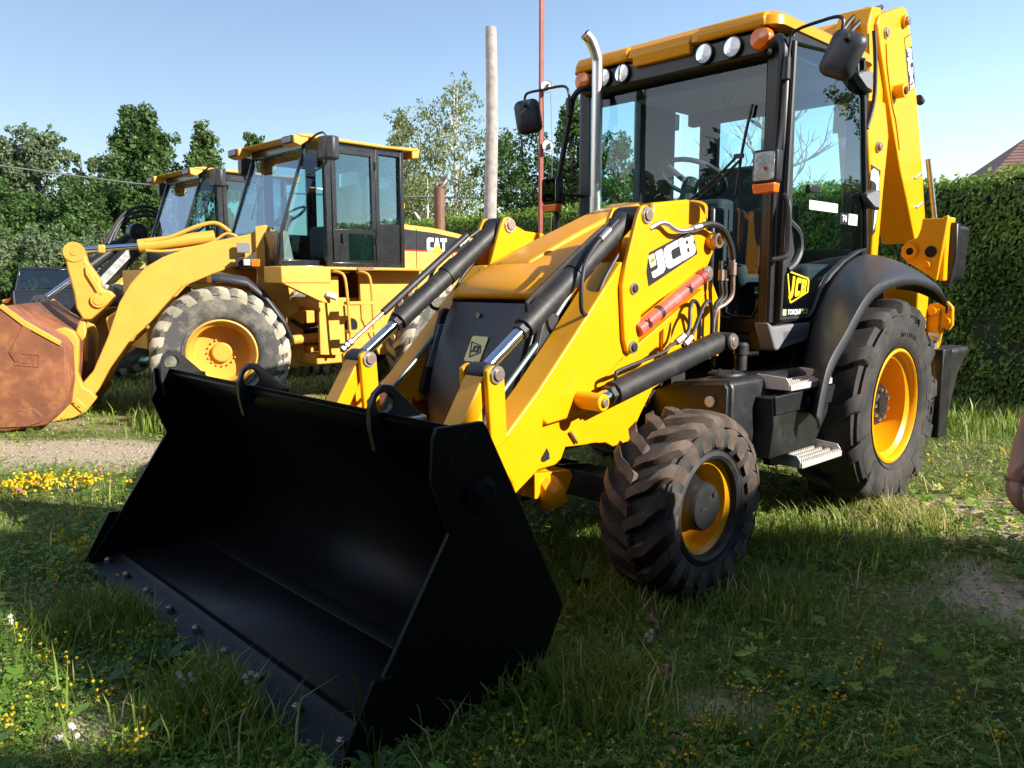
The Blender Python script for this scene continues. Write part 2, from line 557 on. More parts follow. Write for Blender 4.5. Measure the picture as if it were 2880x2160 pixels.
at = t.nodes.new('ShaderNodeAttribute'); at.attribute_name = 'tint'
f1 = _noise(t, 2.2, 8); f2 = _noise(t, 38, 8, 0.7); f3 = _noise(t, 0.35, 5)
soil = _ramp(t, f2, [(0.25, (0.20, 0.155, 0.10)), (0.5, (0.42, 0.335, 0.225)), (0.75, (0.62, 0.52, 0.38))])
turf = _ramp(t, f2, [(0.3, (0.035, 0.050, 0.012)), (0.55, (0.11, 0.135, 0.032)), (0.8, (0.26, 0.24, 0.09))])
c = _mix(t, turf, soil, _ramp(t, at.outputs['Fac'], [(0.15, (0.12,) * 3), (0.6, (1, 1, 1))]))
t.links.new(c, b.inputs['Base Color'])
b.inputs['Roughness'].default_value = 0.95
b.inputs['Specular IOR Level'].default_value = 0.15
bp = t.nodes.new('ShaderNodeBump'); bp.inputs['Strength'].default_value = 0.8; bp.inputs['Distance'].default_value = 0.02
t.links.new(f2, bp.inputs['Height']); t.links.new(bp.outputs['Normal'], b.inputs['Normal'])
me = numpy_mesh('ground', co, np.stack([ii, ii + 1, ii + nx + 1, ii + nx], 1), dirt_at(X_.ravel(), Y_.ravel()) * near.ravel(), m, True)
ground = link(bpy.data.objects.new('ground', me)); ground['kind'] = 'structure'

# ---------------------------------------------------------------- unseen blocks added behind the camera, shaped to throw the foreground shade
CASTW = paint('shade_caster_wall', (0.07, 0.072, 0.075), 0.55, var=0.08)
CASTR = paint('shade_caster_roof', (0.05, 0.05, 0.055), 0.5, var=0.1)
def shade_caster(label, x0, x1, eave, roof_x0, slab):
    r = thing('shade_caster', label, 'shade_caster', ((x0 + x1) / 2, -5.5, 0))
    ox = (x0 + x1) / 2
    MB().bb(x0 - ox, x1 - ox, 2.95, 3.0 - 6.5, 0, eave - slab).build('wall', CASTW, r)
    MB().prism([(3.0, eave - slab), (3.0, eave), (-0.2, eave + 1.3), (-3.7, eave), (-3.7, eave - slab)], roof_x0 - ox, x1 + .1 - ox, 0).build('roof', CASTR, r)
    MB().bb(2, 5, 3.0, 3.04, 0, 3.4).build('caster_door', CASTR, r)
    return r
# tall made-up caster: end skewed along the sun's azimuth, top cut to shape shade
r = thing('shade_caster', 'tall unseen block added behind the viewer, its top stepped to shape the shade', 'shade_caster', (7.4, -2.5, 0))
MB().prism([(0, -.2), (27, -.2), (27, -6.5), (11.3, -6.5)], 0, 5.4, 2).build('wall', CASTW, r)
MB().prism([(-.1, -.21), (27.2, -.21), (27.2, -6.7), (11.4, -6.7)], 5.4, 5.5, 2).build('roof', CASTR, r)
MB().prism([(.0, 0), (.05, 5.5), (.32, 5.98), (.59, 6.40), (1.05, 7.06), (1.5, 7.72), (2.5, 7.76), (2.75, 6.65), (3.8, 6.95), (5.3, 7.82), (6.6, 7.62), (27, 7.6), (27, 0)], 0, -.2).build('shade_profile', CASTW, r)
MB().bb(4, 8, .02, .06, 0, 4.2).build('caster_door', CASTR, r)
shade_caster('lower unseen block added behind the viewer beside the tall one to cast shade', -16, 7.1, 5.3, -16.3, 0.25)

# ---------------------------------------------------------------- foliage
def leaf_cloud(centers, radii, n, size, squash=1.0, shell=0.55, droop=0.0, seed=0, aspect=1.0):
    """leaf-sized faces spread through clumps; returns co, quads, tint"""
    g = np.random.default_rng(seed)
    centers = np.asarray(centers, float); radii = np.asarray(radii, float)
    w = radii ** 2; idx = g.choice(len(centers), n, p=w / w.sum())
    d = g.normal(size=(n, 3)); d /= np.linalg.norm(d, axis=1)[:, None]
    rr = shell + (1 - shell) * g.random(n) ** 0.6
    rr = np.where(g.random(n) < 0.12, rr * 1.14, rr)
    p = centers[idx] + d * (radii[idx] * rr)[:, None] * np.array([1, 1, squash])
    nrm = d + g.normal(size=(n, 3)) * 0.75 + np.array([0, 0, 0.35])
    nrm /= np.linalg.norm(nrm, axis=1)[:, None]
    a = np.cross(nrm, g.normal(size=(n, 3)))
    if droop:
        a = a * (1 - droop) + np.array([0, 0, -1]) * droop
    a /= np.linalg.norm(a, axis=1)[:, None]
    bb = np.cross(nrm, a); bb /= np.linalg.norm(bb, axis=1)[:, None] + 1e-9
    s = size * (0.6 + 0.8 * g.random(n))[:, None]
    q = np.stack([p - a * s, p + bb * s * 0.55 * aspect, p + a * s, p - bb * s * 0.55 * aspect], 1).reshape(-1, 3)
    f = np.arange(4 * n).reshape(n, 4)
    clump_t = g.random(len(centers))[idx] * .35
    tint = np.clip(clump_t + g.random(n) * .6, 0, 1)
    return q, f, np.repeat(tint, 4)
BARK = paint('grey_brown_bark', (0.10, 0.08, 0.062), 0.9, var=0.3, scale=8, bump=0.5, bump_scale=18)
BIRCHB = paint('white_birch_bark', (0.62, 0.60, 0.56), 0.75, var=0.1, scale=10, dirt=(0.05, 0.045, 0.04), dirt_amt=0.9, dirt_scale=12, lo=0.58, hi=0.66)
DEADB = paint('bleached_dead_bark', (0.30, 0.27, 0.235), 0.9, var=0.25, scale=12)
L_DARK = leafmat('dark_maple_leaves', (0.026, 0.060, 0.014), (0.095, 0.170, 0.038), 0.35)
L_MID = leafmat('mid_green_leaves', (0.040, 0.080, 0.020), (0.135, 0.210, 0.055), 0.35)
L_WILL = leafmat('pale_willow_leaves', (0.065, 0.100, 0.045), (0.190, 0.250, 0.120), 0.35)
L_BIR = leafmat('birch_leaves', (0.09, 0.12, 0.035), (0.28, 0.32, 0.115), 0.45, dry=(0.36, 0.27, 0.06))
L_HED = leafmat('cedar_hedge_leaves', (0.030, 0.075, 0.012), (0.220, 0.335, 0.050), 0.35)
LEAFN, LEAFS = 1.75, .56
def tree(name, label, x, y, h, rx, leaves, n, size, mat, bark=BARK, base=0.25, clumps=26, seed=1, trunk_r=0.16, taper='round', droop=0.0, group=None, shell=.5, squash=1.0, limbs=7):
    g = np.random.default_rng(seed)
    r = thing(name, label, 'tree', (x, y, 0), 0, group)
    mb = MB()
    lean = g.normal(size=2) * 0.02 * h
    mb.tube([(0, 0, -.2), (lean[0] * .3, lean[1] * .3, h * .35), (lean[0], lean[1], h * .72), (lean[0] * 1.3, lean[1] * 1.3, h * .97)], (trunk_r, trunk_r * .12), 8)
    cs, rs = [], []
    for k in range(clumps):
        z = base + (1 - base) * ((k + g.random()) / clumps) ** 0.9
        u = (z - base) / (1 - base)
        if taper == 'cone':
            env = (1 - u) ** 0.8 * (0.5 + 0.5 * min(1, u * 6)) + 0.05
        elif taper == 'column':
            env = (min(1, u * 4 + .35)) * (1 - max(0, u - .75) * 2.6)
        else:
            env = math.sqrt(max(0.03, 1 - (2 * u - .85) ** 2 / 1.45))
        a = g.random() * 2 * pi
        rad = rx * env * (0.35 + 0.6 * math.sqrt(g.random()))
        cr = rx * (0.26 + 0.20 * g.random()) * (0.55 + 0.45 * env)
        cs.append((cos(a) * rad + lean[0] * u, sin(a) * rad + lean[1] * u, z * h - cr * .4)); rs.append(cr)
    for k in range(limbs):
        c = cs[int(g.integers(len(cs)))]
        z0 = max(h * base * .6, c[2] - h * .18)
        mb.tube([(0, 0, z0), (c[0] * .55, c[1] * .55, (z0 + c[2]) / 2 + .1), c], (trunk_r * .38, trunk_r * .08), 5)
    mb.build('trunk', bark, r)
    # every clump carries satellite sprays, so the outline breaks up
    cs2, rs2 = list(cs), [r0 * .8 for r0 in rs]
    for c_, r0 in zip(cs, rs):
        for k in range(5):
            d_ = g.normal(size=3); d_ /= np.linalg.norm(d_)
            cs2.append(tuple(np.array(c_) + d_ * r0 * (.75 + .45 * g.random()))); rs2.append(r0 * (.22 + .22 * g.random()))
    q, f, t_ = leaf_cloud(cs2, rs2, int(n * LEAFN), size * LEAFS, squash, shell * .6, droop, seed + 100)
    link(bpy.data.objects.new('crown', numpy_mesh('crown', q, f, t_, mat)), r)
    return r
def Wpx(fx, D):      # lateral position seen at this column (2212-wide picture) at depth D
    return (fx - 1106) / 1720 * D
TG = 'trees along the far edge of the yard'
tree('willow_tree', 'leftmost pale tree, cut off by the left edge of the picture', Wpx(8, 42), 42, 9.0, 2.0, None, 9000, .17, L_WILL, seed=3, taper='column', group=TG, base=.2, clumps=34)
tree('willow_tree', 'tall pale green tree with rounded top, second from the left edge', Wpx(112, 43), 43, 9.4, 2.0, None, 13000, .17, L_WILL, seed=4, taper='column', group=TG, base=.22, clumps=40)
tree('willow_tree', 'narrow pale tree squeezed between the rounded tree and the dark conical one', Wpx(212, 45), 45, 8.5, 1.2, None, 6000, .16, L_WILL, seed=5, taper='column', group=TG, base=.2)
tree('maple_tree', 'tall dark green conical tree left of the loader cabs', Wpx(312, 36), 36, 8.9, 3.0, None, 22000, .17, L_DARK, seed=6, taper='cone', group=TG, base=.05, clumps=70, trunk_r=.2)
tree('maple_tree', 'broad dark tree low behind the loader boom hoses', Wpx(235, 35), 35, 5.8, 2.6, None, 13000, .16, L_DARK, seed=8, group=TG, base=.05, clumps=40)
tree('ash_tree', 'bright green tree with feathery top above the rear loader cab', Wpx(462, 37), 37, 8.5, 1.9, None, 9000, .15, L_MID, seed=9, taper='cone', group=TG, base=.15, clumps=40)
tree('ash_tree', 'thin tree top poking up behind the mirror of the near loader', Wpx(575, 38), 38, 8.3, 1.4, None, 5200, .15, L_MID, seed=10, taper='cone', group=TG, base=.15)
tree('ash_tree', 'low green tree between the two far loader cabs', Wpx(530, 39), 39, 6.4, 1.6, None, 5000, .15, L_MID, seed=13, group=TG, base=.1)
tree('maple_tree', 'shadowy tree at the far left behind the bushes', Wpx(25, 34), 34, 5.6, 2.2, None, 9000, .16, L_DARK, seed=12, group=TG, base=.05)
tree('maple_tree', 'shadowy tree below the tall rounded pale tree', Wpx(120, 36), 36, 4.9, 1.9, None, 8000, .16, L_DARK, seed=14, group=TG, base=.05)
BG = 'bushes along the far edge of the yard'
for k, (fx, D, h, rx, lab) in enumerate(((20, 30, 3.4, 1.9, 'big round bush at the left edge above the truck'), (95, 29, 3.3, 1.7, 'bush just left of the truck roof'), (165, 30, 3.3, 1.6, 'bush right behind the truck cab'), (235, 30, 3.2, 1.5, 'bush behind the black cylinder of the far loader'), (60, 26, 2.0, 1.2, 'low bush in front of the big round bush'), (-45, 27, 3.0, 1.6, 'bush at the very left, partly outside the picture'))):
    tree('bush', lab, Wpx(fx, D), D, h, rx, None, 7000, .12, L_MID if k % 2 == 0 else L_WILL, seed=20 + k, group=BG, base=.02, clumps=26, trunk_r=.06, limbs=4)
tree('birch_tree', 'tall loose birch with white trunk left of the wooden pole', Wpx(990, 26), 26, 7.7, 1.35, None, 6200, .085, L_BIR, BIRCHB, seed=31, taper='column', droop=.45, group='birches behind the near loader', base=.16, clumps=60, trunk_r=.10, limbs=22, shell=.1)
tree('birch_tree', 'smaller birch above the near loader rear roof edge', Wpx(868, 25), 25, 6.6, 1.7, None, 8000, .085, L_BIR, BIRCHB, seed=32, taper='cone', droop=.4, group='birches behind the near loader', base=.12, clumps=60, trunk_r=.09, limbs=16, shell=.15)
tree('birch_tree', 'low yellowing birch behind the exhaust stub of the near loader', Wpx(925, 24), 24, 4.6, 1.3, None, 6000, .085, L_BIR, BIRCHB, seed=33, droop=.35, group='birches behind the near loader', base=.1, clumps=50, trunk_r=.08, shell=.2)
DG = 'dark trees behind the backhoe cab'
tree('plum_tree', 'dark leafy tree right behind the red pole', Wpx(1140, 21), 21, 5.3, 1.35, None, 11000, .085, L_DARK, seed=41, group=DG, base=.1, clumps=44)
tree('plum_tree', 'taller dark tree seen between the mirror post and the exhaust pipe', Wpx(1228, 20.5), 20.5, 5.9, 1.2, None, 11000, .085, L_DARK, seed=42, group=DG, base=.1, clumps=44, taper='cone')
tree('plum_tree', 'dark tree seen through the right window of the backhoe cab', Wpx(1320, 20), 20, 5.0, 1.35, None, 11000, .085, L_DARK, seed=43, group=DG, base=.1, clumps=44)
tree('plum_tree', 'low dark tree beside the foot of the wooden pole', Wpx(1085, 22), 22, 3.9, 1.0, None, 5000, .085, L_DARK, seed=44, group=DG, base=.1)
# trees standing to the right, outside the picture: the cab door glass mirrors them
tree('birch_tree', 'tall birch to the right of the yard, mirrored in the cab door', 15.5, 11.3, 9.5, 1.3, None, 8000, .10, L_MID, BIRCHB, seed=51, taper='column', droop=.45, base=.12, clumps=60, shell=.2)
tree('spruce_tree', 'conical tree to the right of the yard, mirrored low in the cab door', 13.0, 11.0, 5.2, 1.4, None, 8000, .10, L_DARK, seed=52, taper='cone', base=.03, clumps=60)
for (x, y, h, rx, sd, lab) in ((-10.4, 1.2, 4.0, 3.1, 61, 'broad dark tree added out of view left of the viewer to block sky light'), (-7.6, -5.2, 7.5, 2.8, 62, 'big dark tree added unseen behind the viewer on the left to block sky light'), (-12.5, 5.0, 3.8, 2.4, 63, 'dark tree added out of view left of the loader bucket to block sky light')):
    tree('maple_tree', lab, x, y, h, rx, None, 9000, .30, L_DARK, seed=sd, base=.06, clumps=70, trunk_r=.25)  # unseen trees added to cut sky light on the foreground and darken reflections
# dead tree
r = thing('dead_tree', 'bare dead tree seen through the backhoe cab rear window', 'tree', (Wpx(1640, 18), 18, 0))
g = random.Random(5); mb = MB()
mb.tube([(0, 0, -.2), (.05, 0, 2.5), (-.03, 0, 4.6), (.02, 0, 6.6)], (.19, .05), 8)
mb.build('trunk', DEADB, r); mb = MB()
def branch(p, d, L_, rad, lev):
    pts = [p]
    for k in range(4):
        d = (d + Vector((g.uniform(-.3, .3), g.uniform(-.3, .3), g.uniform(-.05, .28)))).normalized()
        pts.append(pts[-1] + d * L_ / 4)
    mb.tube(pts, (rad, rad * .25), 5, 2)
    if lev:
        for k in range(4):
            q = pts[g.choice((1, 2, 3, 4))]
            branch(q, (d + Vector((g.uniform(-1, 1), g.uniform(-1, 1), g.uniform(-.2, .6)))).normalized(), L_ * .5, rad * .5, lev - 1)
for k in range(15):
    z = 2.4 + k * .26
    a = k * 2.4
    branch(Vector((0, 0, z)), Vector((cos(a), sin(a) * .6, .45)).normalized(), 1.5 - k * .05, .05, 2)
mb.build('branches', DEADB, r)

# hedge: clipped cedar running behind the machines
hd = MLF.copy(); hn = -MFW                                     # along, and away from the machines
HP = Vector((5.25, 10.15, 0))
hr = thing('hedge', 'long clipped green cedar hedge behind the backhoe', 'hedge', HP, atan2(hd.y, hd.x))
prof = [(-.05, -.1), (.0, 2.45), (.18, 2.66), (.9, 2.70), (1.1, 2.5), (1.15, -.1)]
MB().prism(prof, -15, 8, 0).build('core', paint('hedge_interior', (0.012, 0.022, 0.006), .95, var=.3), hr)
g = np.random.default_rng(77)
n = 150000
u = g.random(n) * 23 - 15
face = g.random(n) < .78
zz = np.where(face, g.random(n) * 2.62, 2.62 + .12 * (vnoise(u * 2.2, u * 0, 3) - .4))
vv = np.where(face, -.05 - .06 * g.random(n) + .14 * (vnoise(u * 1.6, zz * 1.1, 4) - .5) + .08 * (vnoise(u * 5, zz * 3.5, 15) - .5), g.random(n) * 1.15)
p = np.stack([u, vv, zz + np.where(face, 0, g.random(n) ** 2 * .17)], 1)
nn = np.where(face[:, None], np.array([0, -1, .35]), np.array([0, -.2, 1.])) + g.normal(size=(n, 3)) * .55
nn /= np.linalg.norm(nn, axis=1)[:, None]
a_ = np.array([0, -.25, 1.]) + g.normal(size=(n, 3)) * .45
a_ -= nn * (a_ * nn).sum(1)[:, None]; a_ /= np.linalg.norm(a_, axis=1)[:, None]
b_ = np.cross(nn, a_); s_ = (.016 + .030 * g.random(n) ** 1.5 + .02 * (~face) * g.random(n))[:, None]
q = np.stack([p - a_ * s_, p + b_ * s_ * .5, p + a_ * s_ * 1.2, p - b_ * s_ * .5], 1).reshape(-1, 3)
tn = np.clip(.10 + .55 * g.random(n) + .7 * (vnoise(u * 1.2, zz * 2.0, 8) - .5) + .40 * (~face), 0, 1)  # hedge top: sunlit paleness painted in as a lighter tint
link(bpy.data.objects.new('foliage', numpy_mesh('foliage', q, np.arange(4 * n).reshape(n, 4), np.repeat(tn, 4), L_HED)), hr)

# house roof over the hedge
HW = paint('pale_house_wall', (0.45, 0.42, 0.38), 0.8)
TILE = paint('brown_roof_tiles', (0.20, 0.115, 0.10), 0.75, var=0.12, scale=2)
hx, hy = Wpx(2170, 34), 34
r = thing('house', 'house with brown shingled hip roof rising over the hedge at the right', 'house', (hx, hy, 0), radians(-14))
MB().bb(-2.3, 12, -4, 4, 0, 4.9).build('wall', HW, r)
rb = MB(); rb.add([(-2.7, -4.5, 4.85), (12.5, -4.5, 4.85), (12.5, 4.5, 4.85), (-2.7, 4.5, 4.85), (.2, 0, 7.35), (12, 0, 7.35)], [(0, 1, 5, 4), (1, 2, 5), (2, 3, 4, 5), (3, 0, 4), (0, 3, 2, 1)])
ro = rb.build('roof', TILE, r, smooth=0)
cm = MB()
for k in range(16):
    s0 = k / 16
    a = Vector((-2.7 + 2.9 * s0, -4.5 + 4.5 * s0, 4.85 + 2.5 * s0)); b2 = Vector((12.5 - .5 * s0, -4.5 + 4.5 * s0, 4.85 + 2.5 * s0))
    cm.box((a + b2) / 2 + Vector((0, -.02, .02)), ((b2 - a).length, .05, .05))
cm.build('shingle_courses', TILE, ro)
MB().cyl((1.6, -2.4, 5.7), (1.6, -2.4, 6.75), .09, 10).build('vent_pipe', BLKM, r)
MB().bb(2, 3.2, -4.03, -3.98, 2.2, 3.6).build('window', GLASSD, r)

# poles and wire
r = tag(MB().tube([(0, 0, -.5), (0, 0, 2), (.05, 0, 4), (.035, 0, 5.55)], (.125, .092), 14, 3).build('wooden_pole', WOOD), 'weathered grey wooden pole cut off flat at the top', 'pole')
r.location = (Wpx(1058, 13.6), 13.6, 0)
RP = (Wpx(1167, 14.2), 14.2)
r = tag(MB().bb(-.036, .036, -.036, .036, -.4, 9.5).build('red_pole', REDPOLE, bevel=.006), 'tall square red steel pole behind the backhoe mirror', 'pole')
r.location = (*RP, 0); r.rotation_euler = (0, 0, radians(20))
for k, (fx, fz, lab) in enumerate(((1182, 3.76, 'lower white pulley wheel hanging beside the red pole'), (1178, 4.74, 'upper white pulley wheel hanging beside the red pole, behind the mirror'))):
    o = thing('pulley', lab, 'pulley', (Wpx(fx, 14.1), 14.1, fz), 0, 'pulleys on the red pole')
    MB().lathe([(.0, -.02), (.085, -.02), (.095, -.03), (.10, 0), (.095, .03), (.085, .02), (0, .02)], (0, 0, 0), 28).build('wheel', WHITE, o)
    m_ = MB()
    m_.box((.0, -.035, -.02), (.03, .02, .12), Matrix.Rotation(.5, 3, 'Y')); m_.box((.03, -.035, -.04), (.025, .02, .05)); m_.cyl((0, -.04, 0), (0, .04, 0), .015, 8)
    m_.build('bracket', BLKM, o)
    MB().tube([(-.07, 0, .0), (-.08, 0, .20), (-.10, 0, .26)], .006, 5).build('hanger', ZINC, o)
tag(MB().tube([(Wpx(1178, 14.1) + .09, 14.1, 2.3), (Wpx(1178, 14.1) + .10, 14.1, 3.7), (Wpx(1178, 14.1) + .06, 14.1, 4.75)], .006, 5).build('rope', ZINC), 'thin rope running between the two pulleys beside the red pole', 'rope')
tag(MB().tube([(-21, 23.2, 5.55), (-14.1, 22.6, 4.62), (-9.2, 22.4, 4.02), (-4.0, 22, 3.75), (.9, 21.5, 3.62)], .022, 6).build('overhead_wire', ZINC), 'grey overhead wire sagging past the trees on the left', 'wire')

# ---------------------------------------------------------------- wheels
def tyre_mesh(R, w, rr, lugs, skew, lh, lw, shoulder=.06, bulge=.5, seg=72, deep=0.5):
    """agricultural / industrial tyre about local y, outer side +y; lugs in two staggered rows"""
    mb = MB()
    h = w / 2; Rb = R - lh
    prof = [(rr, -h * .78), (rr + .02, -h * .86), (rr + (Rb - rr) * .30, -h * 1.0), (rr + (Rb - rr) * .62, -h * 1.02), (Rb - shoulder, -h * .97), (Rb - .012, -h * .80), (Rb, -h * .4), (Rb + .004, 0),
            (Rb, h * .4), (Rb - .012, h * .80), (Rb - shoulder, h * .97), (rr + (Rb - rr) * .62, h * 1.02), (rr + (Rb - rr) * .30, h * 1.0), (rr + .02, h * .86), (rr, h * .78)]
    mb.lathe(prof, (0, 0, 0), seg)
    mb.lathe([(rr + .022, h * .88), (rr + .034, h * .93), (rr + .046, h * .965)], (0, 0, 0), seg)
    mb.lathe([(rr + (Rb - rr) * .80, h * 1.0), (rr + (Rb - rr) * .82, h * 1.035), (rr + (Rb - rr) * .86, h * 1.0)], (0, 0, 0), seg)
    mb.nbody = len(mb.f)
    for side in (1, -1):
        for k in range(lugs):
            a0 = 2 * pi * (k + (0.5 if side < 0 else 0)) / lugs
            # sections: lateral position, angle offset, half width, base radius, top radius
            secs = [(-.06, -.18, .72, Rb - .01, R - .002), (.22, .02, .80, Rb - .01, R), (.52, .16, .82, Rb - .012, R), (.74, .42, .90, Rb - .02, R - .004), (.94, .66, 1.0, Rb - shoulder * .9, R - .022), (1.0, .74, 1.04, Rb - shoulder * 1.6, R - .05), (1.015, .84, 1.0, Rb - shoulder * (1.6 + deep), Rb - shoulder * (1.0 + deep * .4))]
            vs_, fs = [], []
            for (u, da, hw, rb, rt) in secs:
                y = side * h * u
                yt = side * h * min(u, .99) if u < 1 else side * h * (u + .02)
                ac = a0 + da * skew
                for (ang, rad, yy) in ((ac - hw * lw * 1.12, rb, y), (ac - hw * lw * .86, rt, yt), (ac + hw * lw * .86, rt, yt), (ac + hw * lw * 1.12, rb, y)):
                    vs_.append((cos(ang) * rad, yy, sin(ang) * rad))
            n = len(secs)
            for i in range(n - 1):
                for j in range(3):
                    fs.append((i * 4 + j, i * 4 + j + 1, (i + 1) * 4 + j + 1, (i + 1) * 4 + j))
            fs += [(0, 1, 2, 3), ((n - 1) * 4, (n - 1) * 4 + 1, (n - 1) * 4 + 2, (n - 1) * 4 + 3)]
            mb.add(vs_, fs)
    return mb
def put(o, M):
    o.data.transform(M)
def wheel(root, name, c, R, w, rr, dish, lugs, skew, lh, lw, tm, rm, hub, side=1, flip=False, xf=None, hubmat=None, bolts=0, bolt_r=0, bolt_mat=None, hub_prof=None, shoulder=.06, deep=.5, wallmat=None, flange=None):
    """wheel part > tyre, rim, hub, bolts. side=+1: outer face towards +y"""
    M = Matrix.Translation(Vector(c)) @ (Matrix.Identity(4) if side > 0 else Matrix.Rotation(pi, 4, 'Z'))
    if xf:
        M = xf @ M
    h = w / 2
    rim = MB()
    rim.lathe([(rr + .004, h * .80), (rr + .012, h * .87), (rr - .004, h * .90), (rr - .016, h * .84), (rr - .022, h * .70), (rr - .05, h * .60), (rr - .055, dish + .03), (rr - .075, dish), (.06, dish - .008), (.0, dish - .008)], (0, 0, 0), 56)
    rim.lathe([(rr - .06, -h * .75), (rr - .055, dish), ], (0, 0, 0), 40)
    ro = rim.build(name, rm, root, smooth=40)
    put(ro, M)
    tmb = tyre_mesh(R, w, rr, lugs, skew, lh, lw, shoulder, seg=72, deep=deep)
    to = tmb.build('tyre', tm, ro, bevel=0.0, smooth=38)
    if wallmat:                                                     # side walls and groove floor keep cleaner rubber than the lugs
        to.data.materials.append(wallmat)
        mi = np.zeros(len(to.data.polygons), np.int32); mi[:tmb.nbody] = 1
        to.data.polygons.foreach_set('material_index', mi)
    put(to, M)
    if flange:
        fl = MB().lathe([(rr + .006, h * .80), (rr + .016, h * .885), (rr - .004, h * .92), (rr - .020, h * .86), (rr - .026, h * .66), (rr - .030, h * .30)], (0, 0, 0), 56).build('rim_flange', flange, ro, smooth=40)
        put(fl, M)
    if hub_prof:
        hb = MB().lathe(hub_prof, (0, 0, 0), 40).build('hub', hubmat, ro, smooth=35)
        put(hb, M)
    for k in range(bolts):
        a = 2 * pi * k / bolts
        bo = MB().cyl((cos(a) * bolt_r, dish - .01, sin(a) * bolt_r), (cos(a) * bolt_r, dish + .022, sin(a) * bolt_r), .014 if bolt_r > .16 else .011, 6).build('bolt', bolt_mat or rm, ro)
        put(bo, M)
    return ro

# ---------------------------------------------------------------- backhoe loader (x forward, y to its left, z up)
RT = atan2(MFW.y, MFW.x)
J = thing('backhoe_loader', 'bright yellow backhoe loader with black front bucket lowered to the grass', 'backhoe loader', MO, RT)
HUBB = paint('hub_black', (0.014, 0.014, 0.015), 0.38, var=0.2, dirt=(0.11, 0.09, 0.075), dirt_amt=0.4, dirt_scale=12)
for s in (1, -1):
    wheel(J, 'front_wheel', (-.08, s * 1.035, .418), .436, .335, .245, -.035, 19, .40, .036, .088, RUBF, YEL, True, s, hubmat=HUBB, hub_prof=[(.0, .135), (.075, .135), (.10, .13), (.112, .115), (.118, .05), (.14, .02), (.14, -.06)], shoulder=.045, deep=1.0, wallmat=RUB, flange=BLKM)
    wheel(J, 'rear_wheel', (-2.2, s * .985, .655), .675, .41, .352, -.075, 13, .20, .045, .085, RUB, YEL, True, s, hubmat=HUBB, bolts=8, bolt_r=.19, bolt_mat=YEL, hub_prof=[(.0, .10), (.055, .10), (.062, .085), (.125, .08), (.135, .065), (.14, -.08)], shoulder=.07, deep=1.0)
for s in (1,):
    hubo = [o for o in J.children if o.name.startswith('rear_wheel')][0]
    for k in range(9):
        a = 2 * pi * k / 9
        MB().cyl((-2.2 + cos(a) * .095, .985 + .075, .655 + sin(a) * .095), (-2.2 + cos(a) * .095, .985 + .100, .655 + sin(a) * .095), .012, 8).build('stud', ZINC, hubo)
    fw = [o for o in J.children if o.name.startswith('front_wheel')][0]
    MB().cyl((-.08 - .045, 1.035 + .130, .418 + .055), (-.08 - .045, 1.035 + .143, .418 + .055), .014, 10).build('filler_plug', BLKM, fw)
    MB().box((-.08 + .03, 1.035 + .136, .418 + .0), (.05, .006, .008)).build('cast_mark', BLKM, fw)
    # moulded letters on the rear tyre
    for txt, ang, rad, sz in (('BKT', -4, .515, .10), ('150', 66, .56, .06), ('TUBELESS', 82, .455, .034)):
        for k, ch in enumerate(txt):
            a = radians(ang) - (k - (len(txt) - 1) / 2) * sz * .95 / rad
            c0 = Vector((-2.2 - cos(a) * rad, 1.19 + .004, .655 + sin(a) * rad))
            up = Vector((-cos(a), 0, sin(a)))
            ri = Vector((-sin(a), 0, -cos(a)))
            me = text_mesh(ch, 'moulded_letter', sz, sz * .02, .003)
            place_mesh(me, 'moulded_letter', RUB, hubo, basis(ri, up, c0))

# chassis, axles, engine bay
mb = MB()
mb.bb(-3.0, .35, -.30, .30, .55, .85)
mb.bb(.25, .42, -.48, .48, .40, .52)
mb.bb(-1.1, .2, -.34, .34, .82, 1.25)
mb.build('chassis', BLKM, J, bevel=.01)
mb = MB(); mb.bb(-.16, .0, -.90, .90, .34, .48); mb.bb(-.20, .06, -.16, .16, .30, .56); mb.cyl((-.24, -.85, .40), (-.24, .85, .40), .025, 10); mb.cyl((-.24, .2, .40), (-.24, .55, .40), .045, 12)
mb.build('front_axle', BLKM, J, bevel=.012)
mb = MB(); mb.bb(-2.32, -2.08, -.8, .8, .55, .76); mb.build('rear_axle', BLKM, J, bevel=.02)
for s in (1, -1):
    mb = MB()
    mb.tube([(.30, s * .40, .50), (.32, s * .55, .46), (.30, s * .56, .40)], .07, 10)
    mb.prism([(.42, .43), (.20, .42), (.16, .50), (.18, .53), (.42, .55)], s * .42, s * .56)
    mb.build('nose_block', YEL, J, bevel=.012)
    # frame side plate (behind arm and cylinder)
    mb = MB()
    mb.plate([(.62, .46), (.44, .555), (.23, .565), (.19, .64), (-.11, .62), (-.17, .59), (-.30, .60), (-.40, .74), (-.50, .86), (-.62, .90), (-.85, .96), (-1.14, 1.0), (-1.14, 1.30), (-1.00, 1.50), (-.98, 1.68), (-.80, 1.72), (-.40, 1.60), (-.1, 1.2), (.3, .9)], s * .50, s * .54)
    mb.build('frame_plate', YEL, J, bevel=.006)
    MB().bb(-.62, -.55, s * .541, s * .565, .92, 1.42).build('frame_rib', YEL, J, bevel=.004)
    mb = MB()
    mb.tube([(.15, s * .542, .70), (.17, s * .552, .715), (.13, s * .552, .665), (.12, s * .55, .655)], .008, 6, 2)
    mb.build('frame_clip', ZINC, J)

